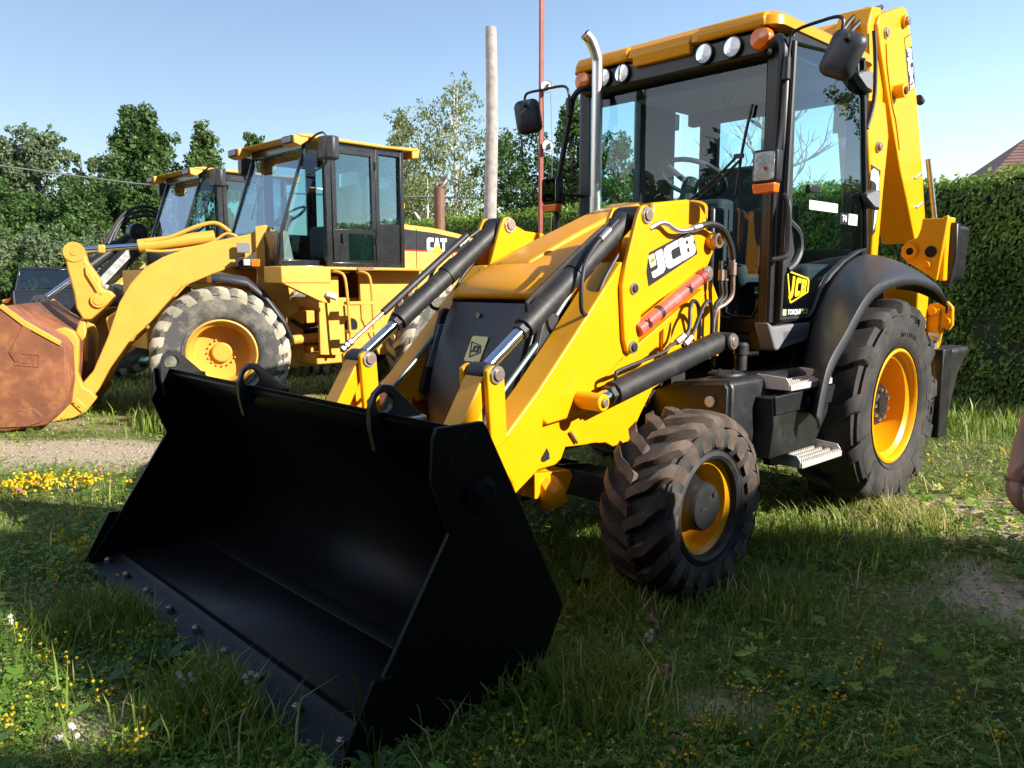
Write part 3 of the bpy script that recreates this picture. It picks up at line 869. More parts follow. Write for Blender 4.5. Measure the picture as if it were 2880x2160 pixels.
# bonnet
rows = []
for (x, zl, zs, zc, hw, bow) in ((.215, 1.335, 1.345, 1.350, .36, .075), (.222, 1.328, 1.355, 1.372, .372, .078), (.205, 1.328, 1.375, 1.405, .38, .080), (.15, 1.332, 1.40, 1.445, .388, .07), (.05, 1.34, 1.44, 1.49, .392, .045), (-.10, 1.355, 1.495, 1.55, .395, .02), (-.30, 1.38, 1.575, 1.63, .395, 0), (-.55, 1.44, 1.675, 1.73, .395, 0), (-.80, 1.52, 1.77, 1.825, .395, 0), (-1.05, 1.60, 1.85, 1.90, .395, 0), (-1.2, 1.66, 1.885, 1.93, .395, 0)):
    half = [(hw, zl), (hw, (zl + zs) / 2 - .006)]
    for k in range(10):
        a = radians(90 * k / 9)
        half.append((hw * cos(a) ** .42 if k < 9 else 0.0, zs - .025 + (zc - zs + .025) * sin(a) ** .75))
    full = half + [(-p[0], p[1]) for p in half[-2::-1]]
    rows.append([(x - bow * (abs(p[0]) / hw) ** 2.5, p[0], p[1]) for p in full])
mb = MB(); mb.loft(rows)
n = len(rows[0]); mb.f.append(tuple(range(n)))
bon = mb.build('bonnet', BONN, J, smooth=60)
mb = MB()
rw = []
for (x, z, h2) in ((-.03, 1.515, .0), (-.06, 1.528, .022), (-.40, 1.675, .024), (-.75, 1.815, .022), (-1.02, 1.905, .015)):
    hw = .115 + (.06 if x < -.5 else .02)
    rw.append([(x, .05, z - .02), (x - .01, .035, z + h2), (x - .01, -.20, z + h2), (x, -.22, z - .02)])
mb.loft(rw); mb.f.append((0, 1, 2, 3)); mb.build('bonnet_bulge', BONN, bon, bevel=.006)
mb = MB(); mb.bb(.165, .185, -.03, .0, 1.405, 1.415); mb.build('washer_jet', ZINC, bon)
for s in (1,):
    mb = MB()
    mb.plate([(-.62, 1.86), (-.95, 1.90), (-1.06, 1.88), (-1.16, 1.80), (-1.19, 1.62), (-1.10, 1.45), (-.60, 1.45), (-.55, 1.60)], s * .385, s * .43)
    mb.build('cowl', YEL, J, bevel=.015)
# grille housing
rows = []
for (z, x, hw) in ((1.325, .20, .345), (1.25, .235, .36), (1.10, .29, .365), (.95, .34, .36), (.80, .385, .345), (.66, .41, .28)):
    rows.append([(x - .30, hw + .02, z), (x - .06, hw, z), (x - .015, hw * .9, z), (x, hw * .6, z), (x + .008, 0, z), (x, -hw * .6, z), (x - .015, -hw * .9, z), (x - .06, -hw, z), (x - .30, -hw - .02, z)])
mb = MB(); mb.loft(rows); grl = mb.build('grille', BLK, J, smooth=40)
MB().cyl((.225, -.03, 1.265), (.252, -.03, 1.262), .015, 16).build('latch', ZINC, grl)
# badge with framed letters
bm_ = basis((0, 1, 0), (-.33, 0, 1), (.303, .015, 1.09))
sk = [(p[0] + p[1] * .18, p[1]) for p in rounded(-.062, .062, -.068, .068, .012)]
place_mesh(curve_mesh([sk], 'badge', .002), 'badge', CREAM, grl, bm_)
ring = [(-.046, .040), (.036, .022), (.046, -.018), (-.036, -.048)]
r2 = [(p[0] * .82, p[1] * .80) for p in ring]
bm2 = basis((0, 1, 0), (-.33, 0, 1), (.3066, .015, 1.0905))
place_mesh(curve_mesh([ring, r2], 'badge_frame', .001), 'badge_frame', DECB, grl, bm2)
letters('JCB', .036, .058, DECB, grl, bm2, .08, .1)
for s in (1, -1):
    MB().plate([(.18, 1.29), (.21, 1.27), (.36, .84), (.28, .78), (.10, 1.27)], s * .385, s * .415).build('grille_fin', PLAST, J, bevel=.01)
    MB().plate([(.24, 1.20), (.33, .97), (.18, .95), (.08, 1.20)], s * .366, s * .374).build('radiator_shroud', GREYP, J, bevel=.004)
    MB().plate([(.16, 1.34), (.14, .72), (-.55, .80), (-.6, 1.45), (-.1, 1.40)], s * .335, s * .348).build('engine_side_panel', BLKM, J)
    MB().plate([(-.02, 1.34), (-.12, 1.15), (-.30, 1.15), (-.34, 1.42)], s * .350, s * .356).build('side_mesh', paint('fine_steel_mesh', (.14, .14, .14), .6, var=.5, scale=220), J)
mb = MB(); mb.prism([(-.3, .55), (-.3, .72), (-.22, .84), (.22, .84), (.3, .72), (.3, .55)], .24, .34, 0); mb.build('front_cross_member', YEL, J, bevel=.015)

# loader arms, towers, levers, cylinders
def pin(parent, p, r=.032, t=.03, mat=PINM, s=1, ring=ZINC):
    MB().cyl(p, (p[0], p[1] + s * t, p[2]), r * .78, 18).build('pin', mat, parent, bevel=.003)
    if ring:
        MB().lathe([(r * .8, 0), (r * .8, t * .55), (r * 1.12, t * .55), (r * 1.18, t * .3), (r * 1.18, 0)], (p[0], p[1] if s > 0 else p[1] - t * .55, p[2]), 20).build('washer', ring, parent)
def ram(name, p0, p1, split, rb, rr, parent, rodmat=CHROME, barmat=BLKM, nutmat=BLKM):
    """p0 rod eye, p1 barrel eye, split: fraction where the barrel begins"""
    p0, p1 = Vector(p0), Vector(p1); m_ = p0.lerp(p1, split); d = (p1 - p0).normalized()
    o = MB().cyl(m_, p1, rb, 22).build(name, barmat, parent, bevel=.004)
    MB().cyl(p0, m_ + d * .03, rr, 16).build('rod', rodmat, o)
    MB().cyl(m_ - d * .035, m_ + d * .012, rb * .80, 6).build('gland_nut', nutmat, o, bevel=.004)
    return o
for s in (1, -1):
    y0, y1 = s * .42, s * .58
    mb = MB()
    mb.plate([(.93, .24), (.96, .42), (.90, .60), (.74, .735), (.63, .755), (.42, .94), (.18, 1.18), (-.16, 1.53), (-.30, 1.53), (-.30, 1.12), (-.16, 1.03), (-.02, .93), (.05, .815), (.20, .79), (.36, .775), (.385, .80), (.40, .58), (.62, .45), (.85, .25)], y0, y1)
    arm = mb.build('loader_arm', YEL, J, bevel=.008)
    # drop-shaped opening and step lip are separate dark / yellow pieces set proud
    MB().plate([(.322, .655), (.358, .615), (.362, .600), (.342, .590), (.302, .600), (.306, .63)], s * .5405, s * .5425).build('frame_opening', DARKH, arm)
    # tipping lever: two plates and web
    mb = MB()
    for (a, b2) in ((.555, .585), (.395, .425)):
        mb.plate([(.735, 1.055), (.70, 1.075), (.655, 1.07), (.635, 1.04), (.615, .74), (.70, .70), (.715, .76)], s * a, s * b2)
    mb.plate([(.72, 1.04), (.85, .83), (.98, .62), (.91, .57), (.78, .80), (.69, .96), (.64, 1.0)], s * .43, s * .55)
    lev = mb.build('tipping_lever', YEL, J, bevel=.006)
    pin(lev, (.682, .585 if s > 0 else -.395, 1.035), .034, .022)
    # tower: straps + top plate
    mb = MB()
    strap = [(-.325, 1.815), (-.285, 1.81), (-.255, 1.76), (-.17, 1.53), (-.14, 1.41), (-.165, 1.15), (-.19, 1.085), (-.225, 1.07), (-.265, 1.085), (-.285, 1.13), (-.30, 1.30), (-.36, 1.62), (-.37, 1.77), (-.355, 1.805)]
    mb.plate(strap, s * .581, s * .606)
    mb.plate(strap[:5] + [(-.30, 1.35), (-.36, 1.62), (-.37, 1.77), (-.355, 1.805)], s * .40, s * .425)
    tow = mb.build('loader_tower', YEL, J, bevel=.005)
    ys = .606 if s > 0 else -.40
    pin(tow, (-.325, ys, 1.765), .036, .02)
    if s > 0:
        pin(tow, (-.23, .606, 1.40), .026, .018, BLKM)
        pin(tow, (-.23, .606, 1.105), .028, .020, BLKM)
    mb = MB()
    mb.plate([(-.35, 1.79), (-.49, 1.79), (-.60, 1.75), (-.78, 1.74), (-.97, 1.71), (-1.0, 1.66), (-.99, 1.61), (-.94, 1.53), (-.87, 1.49), (-.30, 1.26), (-.28, 1.45)], s * .542, s * .579)
    tp = mb.build('tower_plate', YEL, J, bevel=.006)
    MB().cyl((-.945, s * .578, 1.66), (-.945, s * .615, 1.66), .045, 18).build('pivot_boss', YEL, tp, bevel=.005)
    MB().lathe([(.028, .0), (.028, .03), (.042, .03), (.042, 0)], (-.945, s * .612 - (0 if s > 0 else .03), 1.66), 18).build('pivot_ring', PINM, tp)
    # tilt cylinder
    tc = ram('tilt_cylinder', (.65, s * .49, 1.06), (-.30, s * .49, 1.745), .235, .054, .030, J)
    MB().cyl((.682, s * .432, 1.035), (.682, s * .548, 1.035), .048, 18).build('rod_eye', BLKM, tc, bevel=.006)
    MB().cyl((-.325, s * .43, 1.765), (-.325, s * .575, 1.765), .05, 18).build('barrel_eye', BLKM, tc, bevel=.006)
    dv = Vector((-.95, 0, .685)).normalized(); up = Vector((.585, 0, .81)).normalized()
    base_ = Vector((.65, s * .49, 1.06))
    def along(t_, u_, v_=0):
        return base_ + dv * t_ + up * u_ + Vector((0, s * v_, 0))
    band = along(.74, 0); MB().cyl(band - dv * .05, band + dv * .05, .060, 22).build('clamp_band', BLKM, tc)
    if s > 0:
        MB().tube([along(.34, .05, .0), along(.34, .085, .02), along(.40, .095, .02), along(.85, .085, .02), along(1.0, .075, .02)], .011, 8).build('pipe', BLKM, tc)
    else:
        MB().cyl(along(.22, .10, -.01), along(.95, .105, -.01), .020, 12).build('level_tube', BLKM, tc)
        MB().cyl(along(-.10, .10, -.01), along(.24, .10, -.01), .011, 10).build('level_rod', paint('copper_rod', (.42, .24, .19), .35, metal=.9, var=.1), tc)
        for k in (-.10, -.07, -.045):
            MB().cyl(along(k, .10, -.01), along(k + .016, .10, -.01), .020, 6).build('lock_nut', ZINC, tc)
    MB().tube([along(1.08, .055, .035), along(.92, .062, .05), along(.82, .06, .06), along(.70, .045, .085), along(.60, -.03, .10), along(.56, -.12, .09), along(.62, -.17, .07), along(.76, -.14, .05), along(.95, -.10, .04)], .0105, 8).build('hose', HOSE, tc)
    MB().tube([along(.98, -.075, .05), along(.80, -.11, .06), along(.66, -.175, .06), along(.60, -.21, .04), along(.62, -.22, -.02), along(.70, -.2, -.04)], .0105, 8).build('hose', HOSE, tc)
    MB().cyl(along(.90, .062, .052), along(.99, .060, .046), .017, 10).build('hose_sleeve', ZINC, tc)
    # green-grey pipe along the arm
    MB().tube([(-.10, s * .40, 1.50), (.20, s * .40, 1.18), (.50, s * .40, .90), (.58, s * .40, .80), (.62, s * .40, .66)], .013, 8).build('arm_pipe', GREENH, arm)
    # lift cylinder
    lc = ram('lift_cylinder', (.14, s * .68, .872), (-.90, s * .68, 1.10), .12, .060, .034, J)
    MB().cyl((.14, s * .58, .872), (.14, s * .735, .872), .042, 18).build('rod_boss', YEL, lc, bevel=.006)
    pin(lc, (.14, s * .735, .872), .026, .012, PINM, s, None)
    MB().cyl((-.93, s * .62, 1.105), (-.93, s * .76, 1.105), .05, 18).build('barrel_eye', BLKM, lc, bevel=.006)
    pin(lc, (-.93, s * .76, 1.105), .036, .012, PINM, s)
    dl = Vector((-1.04, 0, .228)).normalized()
    bl = Vector((.14, s * .68, .872))
    def al(t_, u_, v_=0):
        return bl + dl * t_ + Vector((.2, 0, .97)) * u_ + Vector((0, s * v_, 0))
    MB().tube([al(.17, .055), al(.17, .085), al(.22, .095), al(.55, .085), al(.62, .10), al(.70, .105)], .010, 8).build('pipe', BLKM, lc)
    MB().tube([al(.70, .105), al(.80, .14), al(.86, .24, -.02), al(.92, .27, -.04), al(.98, .22, -.05), al(1.0, .05, -.07)], .0115, 8).build('hose', HOSE, lc)
    MB().tube([al(.72, .075, .01), al(.84, .12), al(.95, .23), al(1.02, .24), al(1.07, .12, -.03), al(1.08, -.05, -.06)], .0115, 8).build('hose', HOSE, lc)
    for (t0, u0, t1, u1, v0) in ((.68, .104, .75, .120, 0), (.74, .078, .80, .100, .01)):
        MB().cyl(al(t0, u0, v0), al(t1, u1, v0), .018, 6).build('hose_fitting', ZINC, lc)
# stowed red safety strut on the left tower
st = MB().cyl((-.27, .60, 1.185), (-.85, .60, 1.465), .036, 20).build('safety_strut', REDP, J, bevel=.004)
du = Vector((-.58, 0, .28)).normalized()
for t_ in (.20,):
    c0 = Vector((-.27, .60, 1.185)) + du * t_
    MB().cyl(c0 - du * .014, c0 + du * .014, .0385, 20).build('strap', BLKM, st)
MB().cyl(Vector((-.85, .60, 1.465)) - du * .045, (-.85, .60, 1.465), .040, 20).build('end_collar', paint('dark_red_paint', (.25, .03, .025), .45), st)
pin(st, (-.875, .615, 1.478), .036, .02)
for t_, z_ in ((.075, 0), (.47, 0)):
    c0 = Vector((-.27, .60, 1.185)) + du * t_ + Vector((0, .0365, 0))
    wm = MB(); wm.box(c0, (.030, .002, .028), Matrix.Rotation(-.45, 3, 'Y')); wm.box(c0 + Vector((.008, .0008, .010)), (.012, .002, .05), Matrix.Rotation(.5, 3, 'Y'))
    wm.build('warning_mark', DECB, st)
mb = MB(); mb.plate([(-.29, 1.235), (-.88, 1.52), (-.90, 1.50), (-.31, 1.205)], .579, .60); mb.build('strut_channel', YEL, J, bevel=.003)
mb = MB(); mb.plate([(-.26, 1.105), (-.86, 1.395), (-.88, 1.37), (-.28, 1.08)], .54, .60); mb.build('strut_channel', YEL, J, bevel=.003)
# big side decal
dirX = Vector((-.455, 0, .165)).normalized(); upX = Vector((-.165, 0, .455)).normalized()
cD = Vector((-.58, .581, 1.572))
quad = [(-.235, -.088), (.232, -.070), (.228, .072), (-.225, .075)]
dec = place_mesh(curve_mesh([quad], 'decal', .001), 'decal', DECB, J, basis(dirX, upX, cD))
letters('JCB', .122, .415, WHITE, dec, basis(dirX, upX, cD + Vector((0, .0026, 0)) + dirX * .012), .05, -.02)
place_mesh(curve_mesh([rounded(-.026, .026, -.032, .032, .006)], 'decal_tab', .0008), 'decal_tab', CREAM, dec, basis(dirX, upX, cD + Vector((0, .0052, 0)) - dirX * .200 + upX * .040))
place_mesh(text_mesh('JCB', 'decal_letters', .018, .0006, .0005), 'decal_letters', DECB, dec, basis(dirX, upX, cD + Vector((0, .0068, 0)) - dirX * .200 + upX * .040))
# hydraulic hoses by the tower
hz = MB().tube([(-.36, .60, 1.70), (-.46, .61, 1.735), (-.56, .625, 1.70), (-.66, .63, 1.705), (-.76, .635, 1.73)], .013, 8).build('steel_pipe', ZINC, J)
MB().tube([(-.74, .635, 1.725), (-.86, .64, 1.745), (-.96, .65, 1.72), (-1.03, .66, 1.64), (-1.06, .66, 1.56)], .018, 8).build('hose', HOSE, hz)
MB().cyl((-.69, .632, 1.712), (-.76, .635, 1.728), .021, 8).build('hose_fitting', ZINC, hz)
MB().tube([(-1.06, .66, 1.56), (-1.065, .66, 1.46), (-1.07, .655, 1.36), (-1.02, .645, 1.31), (-.96, .63, 1.28), (-.94, .62, 1.20), (-.94, .62, 1.10)], .014, 8).build('pipe', PINM, hz)
for k in range(2):
    MB().tube([(-1.0 - .04 * k, .62, 1.55), (-1.0 - .045 * k, .625, 1.42), (-1.01 - .04 * k, .625, 1.35), (-.96 - .03 * k, .615, 1.29), (-.955 - .03 * k, .61, 1.12), (-.99, .60, .95)], .012, 8).build('pipe', BLKM, hz)
    MB().cyl((-1.0 - .045 * k, .625, 1.44), (-1.0 - .045 * k, .625, 1.50), .018, 8).build('hose_fitting', PINM, hz)
MB().cyl((-1.062, .66, 1.47), (-1.062, .66, 1.54), .022, 8).build('hose_fitting', PINM, hz)

# front bucket
sp = [(1.485, .985), (1.30, .985), (1.28, .96), (1.13, .68), (.91, .25), (1.06, -.015), (1.30, -.03), (1.86, .02), (1.71, .235), (1.44, .64), (1.51, .82), (1.50, .95)]
inner = [(1.42, .965), (1.24, .83), (1.10, .62), (1.01, .42), (1.00, .28), (1.06, .15), (1.17, .085), (1.28, .065), (1.295, .055), (1.34, .045), (1.72, .035)]
shell_rows = [[(x, y, z) for (x, z) in inner] for y in (-1.18, 1.18)]
mb = MB(); mb.loft(shell_rows); bk = mb.build('bucket', BUCK, J, smooth=50, solid=.022)
for s in (1, -1):
    mb = MB(); mb.plate(sp, s * 1.178, s * 1.198)
    sd = mb.build('side_plate', BUCK, bk, bevel=.004)
    mb = MB(); mb.lathe([(.0, .035), (.022, .035), (.024, .030), (.038, .030), (.040, .024), (.060, .020), (.064, 0)], (1.315, s * 1.197, .745) if s > 0 else (1.315, -1.197 - .035, .745), 28)
    mb.build('pivot_cap', BUCK, bk)
    for (x, z) in ((1.40, .875), (1.345, .945)) if s > 0 else ():
        MB().cyl((x + .03, s * 1.1975, z), (x + .03, s * 1.1995, z), .011, 14).build('drilled_hole', DARKH, bk)
    mb = MB(); mb.plate([(1.68, .255), (1.745, .26), (1.875, .025), (1.80, .02)], s * 1.199, s * 1.214); mb.build('side_cutter', BUCK, bk, bevel=.004)
mb = MB(); mb.prism([(1.88, .010), (1.745, .045), (1.725, .064), (1.70, .062), (1.70, .026), (1.85, .0)], -1.2, 1.2); mb.build('cutting_edge', BUCK, bk, bevel=.003)
mb = MB(); mb.prism([(1.872, -.010), (1.70, .012), (1.70, -.002), (1.84, -.028)], -1.19, 1.19); mb.build('wear_edge', RUSTB, bk, bevel=.002)
MB().prism([(1.345, .058), (1.335, .066), (1.275, .078), (1.265, .07)], -1.17, 1.17).build('floor_seam', BUCK, bk, bevel=.004)
for k in range(9):
    y = -1.10 + k * .275
    MB().cyl((1.795, y, .028), (1.794, y, .052), .017, 6).cyl((1.794, y, .05), (1.793, y, .058), .010, 10).build('edge_bolt', ZINC, bk, bevel=.002)
hk = [(1.455, .845), (1.475, .93), (1.475, 1.0), (1.455, 1.05), (1.42, 1.078), (1.385, 1.075), (1.35, 1.045), (1.235, .935), (1.215, .895), (1.225, .885), (1.385, .925), (1.40, .92)]
for y in (-1.145, -.22, .80):
    mb = MB(); mb.plate_hole(hk, (1.415, 1.015), .036, y - .014, y + .014); mb.build('lifting_hook', BLK, bk, bevel=.003)
    MB().bb(1.24, 1.40, y - .022, y + .022, .935, .955).build('weld_bead', ZINC if y > .5 else BUCK, bk, bevel=.006)
MB().prism([(1.41, .945), (1.43, .985), (1.39, .975), (1.37, .93)], -1.178, 1.178).build('top_lip', BUCK, bk, bevel=.004)
for s in (1, -1):
    mb = MB()
    for yy in (.41, .57):
        mb.plate([(.99, .56), (.965, .40), (.96, .26), (.90, .20), (.80, .30), (.84, .42)], s * yy, s * (yy + .025))
    mb.cyl((.90, s * .39, .33), (.90, s * .62, .33), .035, 14)
    mb.build('bucket_bracket', YEL, bk, bevel=.005)

# ---------------------------------------------------------------- backhoe: cab
mb = MB()
for s in (1, -1):
    mb.prism([(-1.34, s * .66), (-1.34, s * .745), (-1.365, s * .785), (-1.42, s * .79), (-1.42, s * .72)], 1.15, 2.80, 2)
for s in (1, -1):                                                  # rear door posts
    x0, x1 = ((-2.25, -2.33) if s > 0 else (-1.98, -2.42))
    mb.add([(x0, s * .785, 2.86), (x1, s * .785, 2.86), (x1 - .23 * (s > 0), s * .785, 1.60), (x0 - .23 * (s > 0), s * .785, 1.60), (x0, s * .71, 2.86), (x1, s * .71, 2.86), (x1 - .23 * (s > 0), s * .71, 1.60), (x0 - .23 * (s > 0), s * .71, 1.60)],
           [(0, 1, 2, 3), (7, 6, 5, 4), (0, 4, 5, 1), (2, 6, 7, 3), (1, 5, 6, 2), (0, 3, 7, 4)])
mb.bb(-2.64, -2.58, -.60, -.44, 1.5, 2.80)
mb.bb(-2.64, -2.58, .58, .70, 1.5, 2.80)
mb.bb(-2.64, -2.56, -.70, .70, 2.66, 2.80)
mb.bb(-2.64, -2.56, -.70, .70, 1.40, 1.66)
mb.bb(-1.36, -1.44, -.70, .70, 2.70, 2.84)
mb.bb(-1.36, -1.42, -.78, -.40, 1.12, 1.22); mb.bb(-1.36, -1.42, .40, .78, 1.12, 1.22)
cabf = mb.build('cab_frame', BLK, J, bevel=.012)
for s in (1, -1):
    MB().bb(-2.55, -1.36, s * .60, s * .78, 1.02, 1.20).build('cab_sill', BLK, J, bevel=.01)
MB().bb(-2.62, -1.37, -.76, .76, 1.08, 1.15).build('cab_floor', DKIN, J)
MB().bb(-1.22, -1.36, -.42, .42, 1.2, 1.88).build('cab_bulkhead', BLK, J, bevel=.02)
MB().bb(-2.56, -1.44, -.70, .70, 2.745, 2.80).build('roof_lining', LINER, J, bevel=.02)
MB().prism([(-1.42, 2.63), (-1.45, 2.75), (-1.62, 2.76), (-1.60, 2.70)], -.68, .68).build('sun_blind', DKIN, J, bevel=.015)
# windscreen with wiper
ws = [(.675, 1.22), (.675, 2.74), (-.675, 2.74), (-.675, 1.22), (-.44, 1.22), (-.44, 1.87), (.44, 1.87), (.44, 1.22)]
wsg = MB().add([(-1.368, p[0], p[1]) for p in ws], [tuple(range(len(ws)))]).build('windscreen', GLASS, J, smooth=0)
for s in (1, -1):
    MB().tube([(-1.362, s * .44, 1.87), (-1.362, s * .44, 1.25), (-1.362, s * .48, 1.225), (-1.362, s * .62, 1.225), (-1.362, s * .67, 1.32), (-1.362, s * .675, 1.8)], .009, 6, 1).build('window_seal', BLKM, wsg)
mb = MB(); mb.tube([(-1.33, .15, 1.92), (-1.325, .35, 2.05), (-1.325, .51, 2.175)], .008, 6); mb.tube([(-1.33, .19, 1.91), (-1.325, .36, 2.02), (-1.325, .53, 2.15)], .008, 6); mb.box((-1.325, .515, 2.17), (.02, .06, .025)); mb.build('wiper_arm', BLKM, wsg)
MB().tube([(-1.345, .58, 2.46), (-1.34, .53, 2.22), (-1.345, .49, 1.95)], .010, 6).build('wiper_blade', BLKM, wsg)
# rear and right-hand glass
def pane(*q):
    return MB().add(q, [(0, 1, 2, 3)])
mb = pane((-2.607, -.44, 1.66), (-2.607, .58, 1.66), (-2.607, .58, 2.66), (-2.607, -.44, 2.66)); mb.build('rear_window', GLASS, J, smooth=0)
for (xa, xb, za) in ((-1.42, -1.98, 1.22), (-2.42, -2.58, 1.66)):
    pane((xa, -.763, za), (xb, -.763, za), (xb, -.763, 2.76), (xa, -.763, 2.76)).build('right_window', GLASS, J, smooth=0)
# left door
do = [(-1.36, 1.215), (-1.72, 1.215), (-1.78, 1.26), (-1.86, 1.37), (-1.98, 1.47), (-2.16, 1.56), (-2.34, 1.62), (-2.50, 1.66), (-2.30, 2.84), (-1.40, 2.77)]
dg_ = MB(); dg_.add([(p[0], .790, p[1]) for p in do], [tuple(range(len(do)))]); door = dg_.build('door_glass', GLASSD, J, smooth=0)
MB().tube([(p[0], .795, p[1]) for p in do + do[:2]], .018, 8, 1).build('door_frame', BLK, door)
mb = MB(); mb.plate([(-1.36, 1.215), (-1.385, 1.215), (-1.385, 1.46), (-1.50, 1.60), (-1.45, 1.75), (-1.42, 2.77), (-1.395, 2.77)], .793, .803); mb.build('door_front_rail', PLAST, door, bevel=.004)
mb = MB(); mb.plate([(-1.38, 1.235), (-1.70, 1.235), (-1.70, 1.275), (-1.38, 1.275)], .793, .7965); mb.build('door_bottom_rail', DECB, door)
MB().tube([(-1.41, .80, 1.78), (-1.53, .803, 1.72), (-1.56, .803, 1.62), (-1.50, .803, 1.54), (-1.42, .80, 1.50)], .022, 8).build('door_latch_cover', PLAST, door)
MB().tube([(-1.30, .82, 1.92), (-1.29, .86, 1.85), (-1.29, .865, 1.62), (-1.26, .86, 1.57), (-1.20, .82, 1.555)], .017, 10).build('grab_handle', BLK, J)
for z in (1.985, 2.71):
    mb = MB(); dx = -.215 * (2.71 - z) / .725
    mb.plate([(-2.20 + dx + .06, z + .02), (-2.30 + dx + .04, z + .055), (-2.36 + dx, z + .055), (-2.36 + dx, z - .075), (-2.29 + dx + .03, z - .065), (-2.22 + dx + .05, z - .02)], .80, .845)
    hi = mb.build('door_hinge', PLAST, door, bevel=.012)
    mb = MB(); mb.plate([(-2.185 + dx + .06, z + .0), (-2.30 + dx + .04, z + .045), (-2.335 + dx, z + .045), (-2.335 + dx, z - .06), (-2.29 + dx + .03, z - .055)], .846, .85); mb.build('hinge_cover', GREYP, door, bevel=.002)
MB().bb(-1.60, -1.74, .796, .83, 1.955, 2.005).build('lock_box', BLK, door, bevel=.01)
XB, YB = (-1, 0, 0), (0, 0, 1)
def sticker(name, x0, x1, z0, z1, mat, y=.7945, parent=None, r=.004):
    w_, h_ = abs(x1 - x0) / 2, abs(z1 - z0) / 2
    return place_mesh(curve_mesh([rounded(-w_, w_, -h_, h_, r)], name, .0006), name, mat, parent or door, basis(XB, YB, ((x0 + x1) / 2, y, (z0 + z1) / 2)))
sticker('sticker', -1.67, -2.05, 1.865, 1.92, WHITE)
sticker('sticker', -2.09, -2.21, 1.80, 1.87, DECB); sticker('sticker', -2.215, -2.345, 1.80, 1.87, WHITE)
place_mesh(text_mesh('T4i', 'sticker_letters', .056, .0014, .0005, space=.9), 'sticker_letters', WHITE, door, basis(XB, YB, (-2.150, .7965, 1.835)))
for k in range(4):
    sticker('print_line', -2.235, -2.29 - .03 * (k % 2), 1.812 + k * .014, 1.818 + k * .014, GREYP, .7962, r=.001)
sticker('sticker', -1.395, -1.435, 1.237, 1.272, CREAM, .7985)
place_mesh(text_mesh('TORQUE', 'sticker_letters', .040, .0012, .0005, .25), 'sticker_letters', WHITE, door, basis(XB, YB, (-1.53, .7985, 1.253)))
place_mesh(text_mesh('LOCK', 'sticker_letters', .040, .0012, .0005, .25), 'sticker_letters', CREAM, door, basis(XB, YB, (-1.655, .7985, 1.253)))
def skew_logo(parent, c, w_, h_, y, mat):
    ring = [(-w_ / 2, h_ * .56), (w_ * .44, h_ * .30), (w_ / 2, h_ * .20), (w_ * .47, -h_ * .20), (-w_ * .26, -h_ * .56), (-w_ * .33, -h_ * .54)]
    inn = [(p[0] * .88, p[1] * .87) for p in ring]
    M = basis(XB, YB, (c[0], y, c[1]))
    lo = place_mesh(curve_mesh([ring, inn], 'logo', .0006), 'logo', mat, parent, M)
    tot = 0
    for k, ch in enumerate('JCB'):
        x0 = -w_ * .36 + k * w_ * .255
        sp = []
        for loop in GLY[ch]:
            l2 = []
            for p in loop:
                x = x0 + p[0] * w_ * .245
                hh = h_ * (.80 - .36 * (x + w_ * .36) / (w_ * .78))
                sl = -h_ * .06 + h_ * .06 * (x / w_)
                l2.append((x + (.5 - p[1]) * -.02, (p[1] - .5) * hh + sl * .0 - h_ * .02))
            sp.append(l2)
        place_mesh(curve_mesh(sp, 'logo_letter', .0006), 'logo_letter', mat, parent, M)
    return lo
skew_logo(door, (-1.565, 1.405), .285, .175, .7985, DECY)

# roof
rows = []
def roof_ring(z, ins, k):
    xf_, xr, hw = -1.24 - ins, -2.62 + ins, .775 - ins
    pts = []
    for (cx, cy, a0) in ((xf_ - .10, hw - .10, 0), (xr + .16, hw - .16, 90), (xr + .16, -hw + .16, 180), (xf_ - .10, -hw + .10, 270)):
        rr_ = .10 if a0 in (0, 270) else .16
        for q in range(6):
            a = radians(a0 + 90 * q / 5)
            pts.append((cx + cos(a) * rr_, cy + sin(a) * rr_, z))
    return pts
rows = [roof_ring(2.845, .02, 0), roof_ring(2.855, .0, 0), roof_ring(2.905, .005, 0), roof_ring(2.945, .05, 0), roof_ring(2.965, .16, 0), roof_ring(2.975, .45, 0)]
mb = MB(); mb.loft(rows, True); n = len(rows[0])
mb.f.append(tuple(range(n))[::-1]); mb.f.append(tuple(range(5 * n, 6 * n)))
roof = mb.build('cab_roof', BONN, J, bevel=0, smooth=35)
for s in (1, -1):
    mb = MB()
    mb.prism([(-1.235, 2.845), (-1.225, 2.89), (-1.25, 2.93), (-1.40, 2.955), (-1.40, 2.845)], s * .26, s * .70)
    mb.build('roof_brow', BONN, roof, bevel=.012)
mb = MB(); mb.prism([(-1.235, 2.795), (-1.222, 2.86), (-1.245, 2.905), (-1.45, 2.95), (-1.45, 2.795)], -.215, .215); mb.build('roof_nose', BONN, roof, bevel=.006)
MB().bb(-1.27, -1.42, -.70, .70, 2.70, 2.846).build('light_panel', BLK, roof, bevel=.02)
MB().bb(-1.45, -2.35, .735, .765, 2.785, 2.85).build('roof_gutter', BLK, roof, bevel=.008)
for (y, sx) in ((.30, 1), (.49, 1), (-.32, -1), (-.475, -1)):
    c = (-1.268, y, 2.778)
    lm = MB(); lm.lathe([(.0, .004), (.03, .007), (.048, .012), (.054, .018)], c, 28, 'x'); lo = lm.build('work_light', paint('white_lamp_glass', (.80, .80, .78), .25, var=.25, scale=28), roof)
    MB().lathe([(.054, .0), (.061, .004), (.061, .02), (.054, .022)], c, 28, 'x').build('light_bezel', BLK, roof)
    MB().lathe([(.0, .026), (.03, .024), (.054, .020)], c, 28, 'x').build('light_lens', LENS, roof)
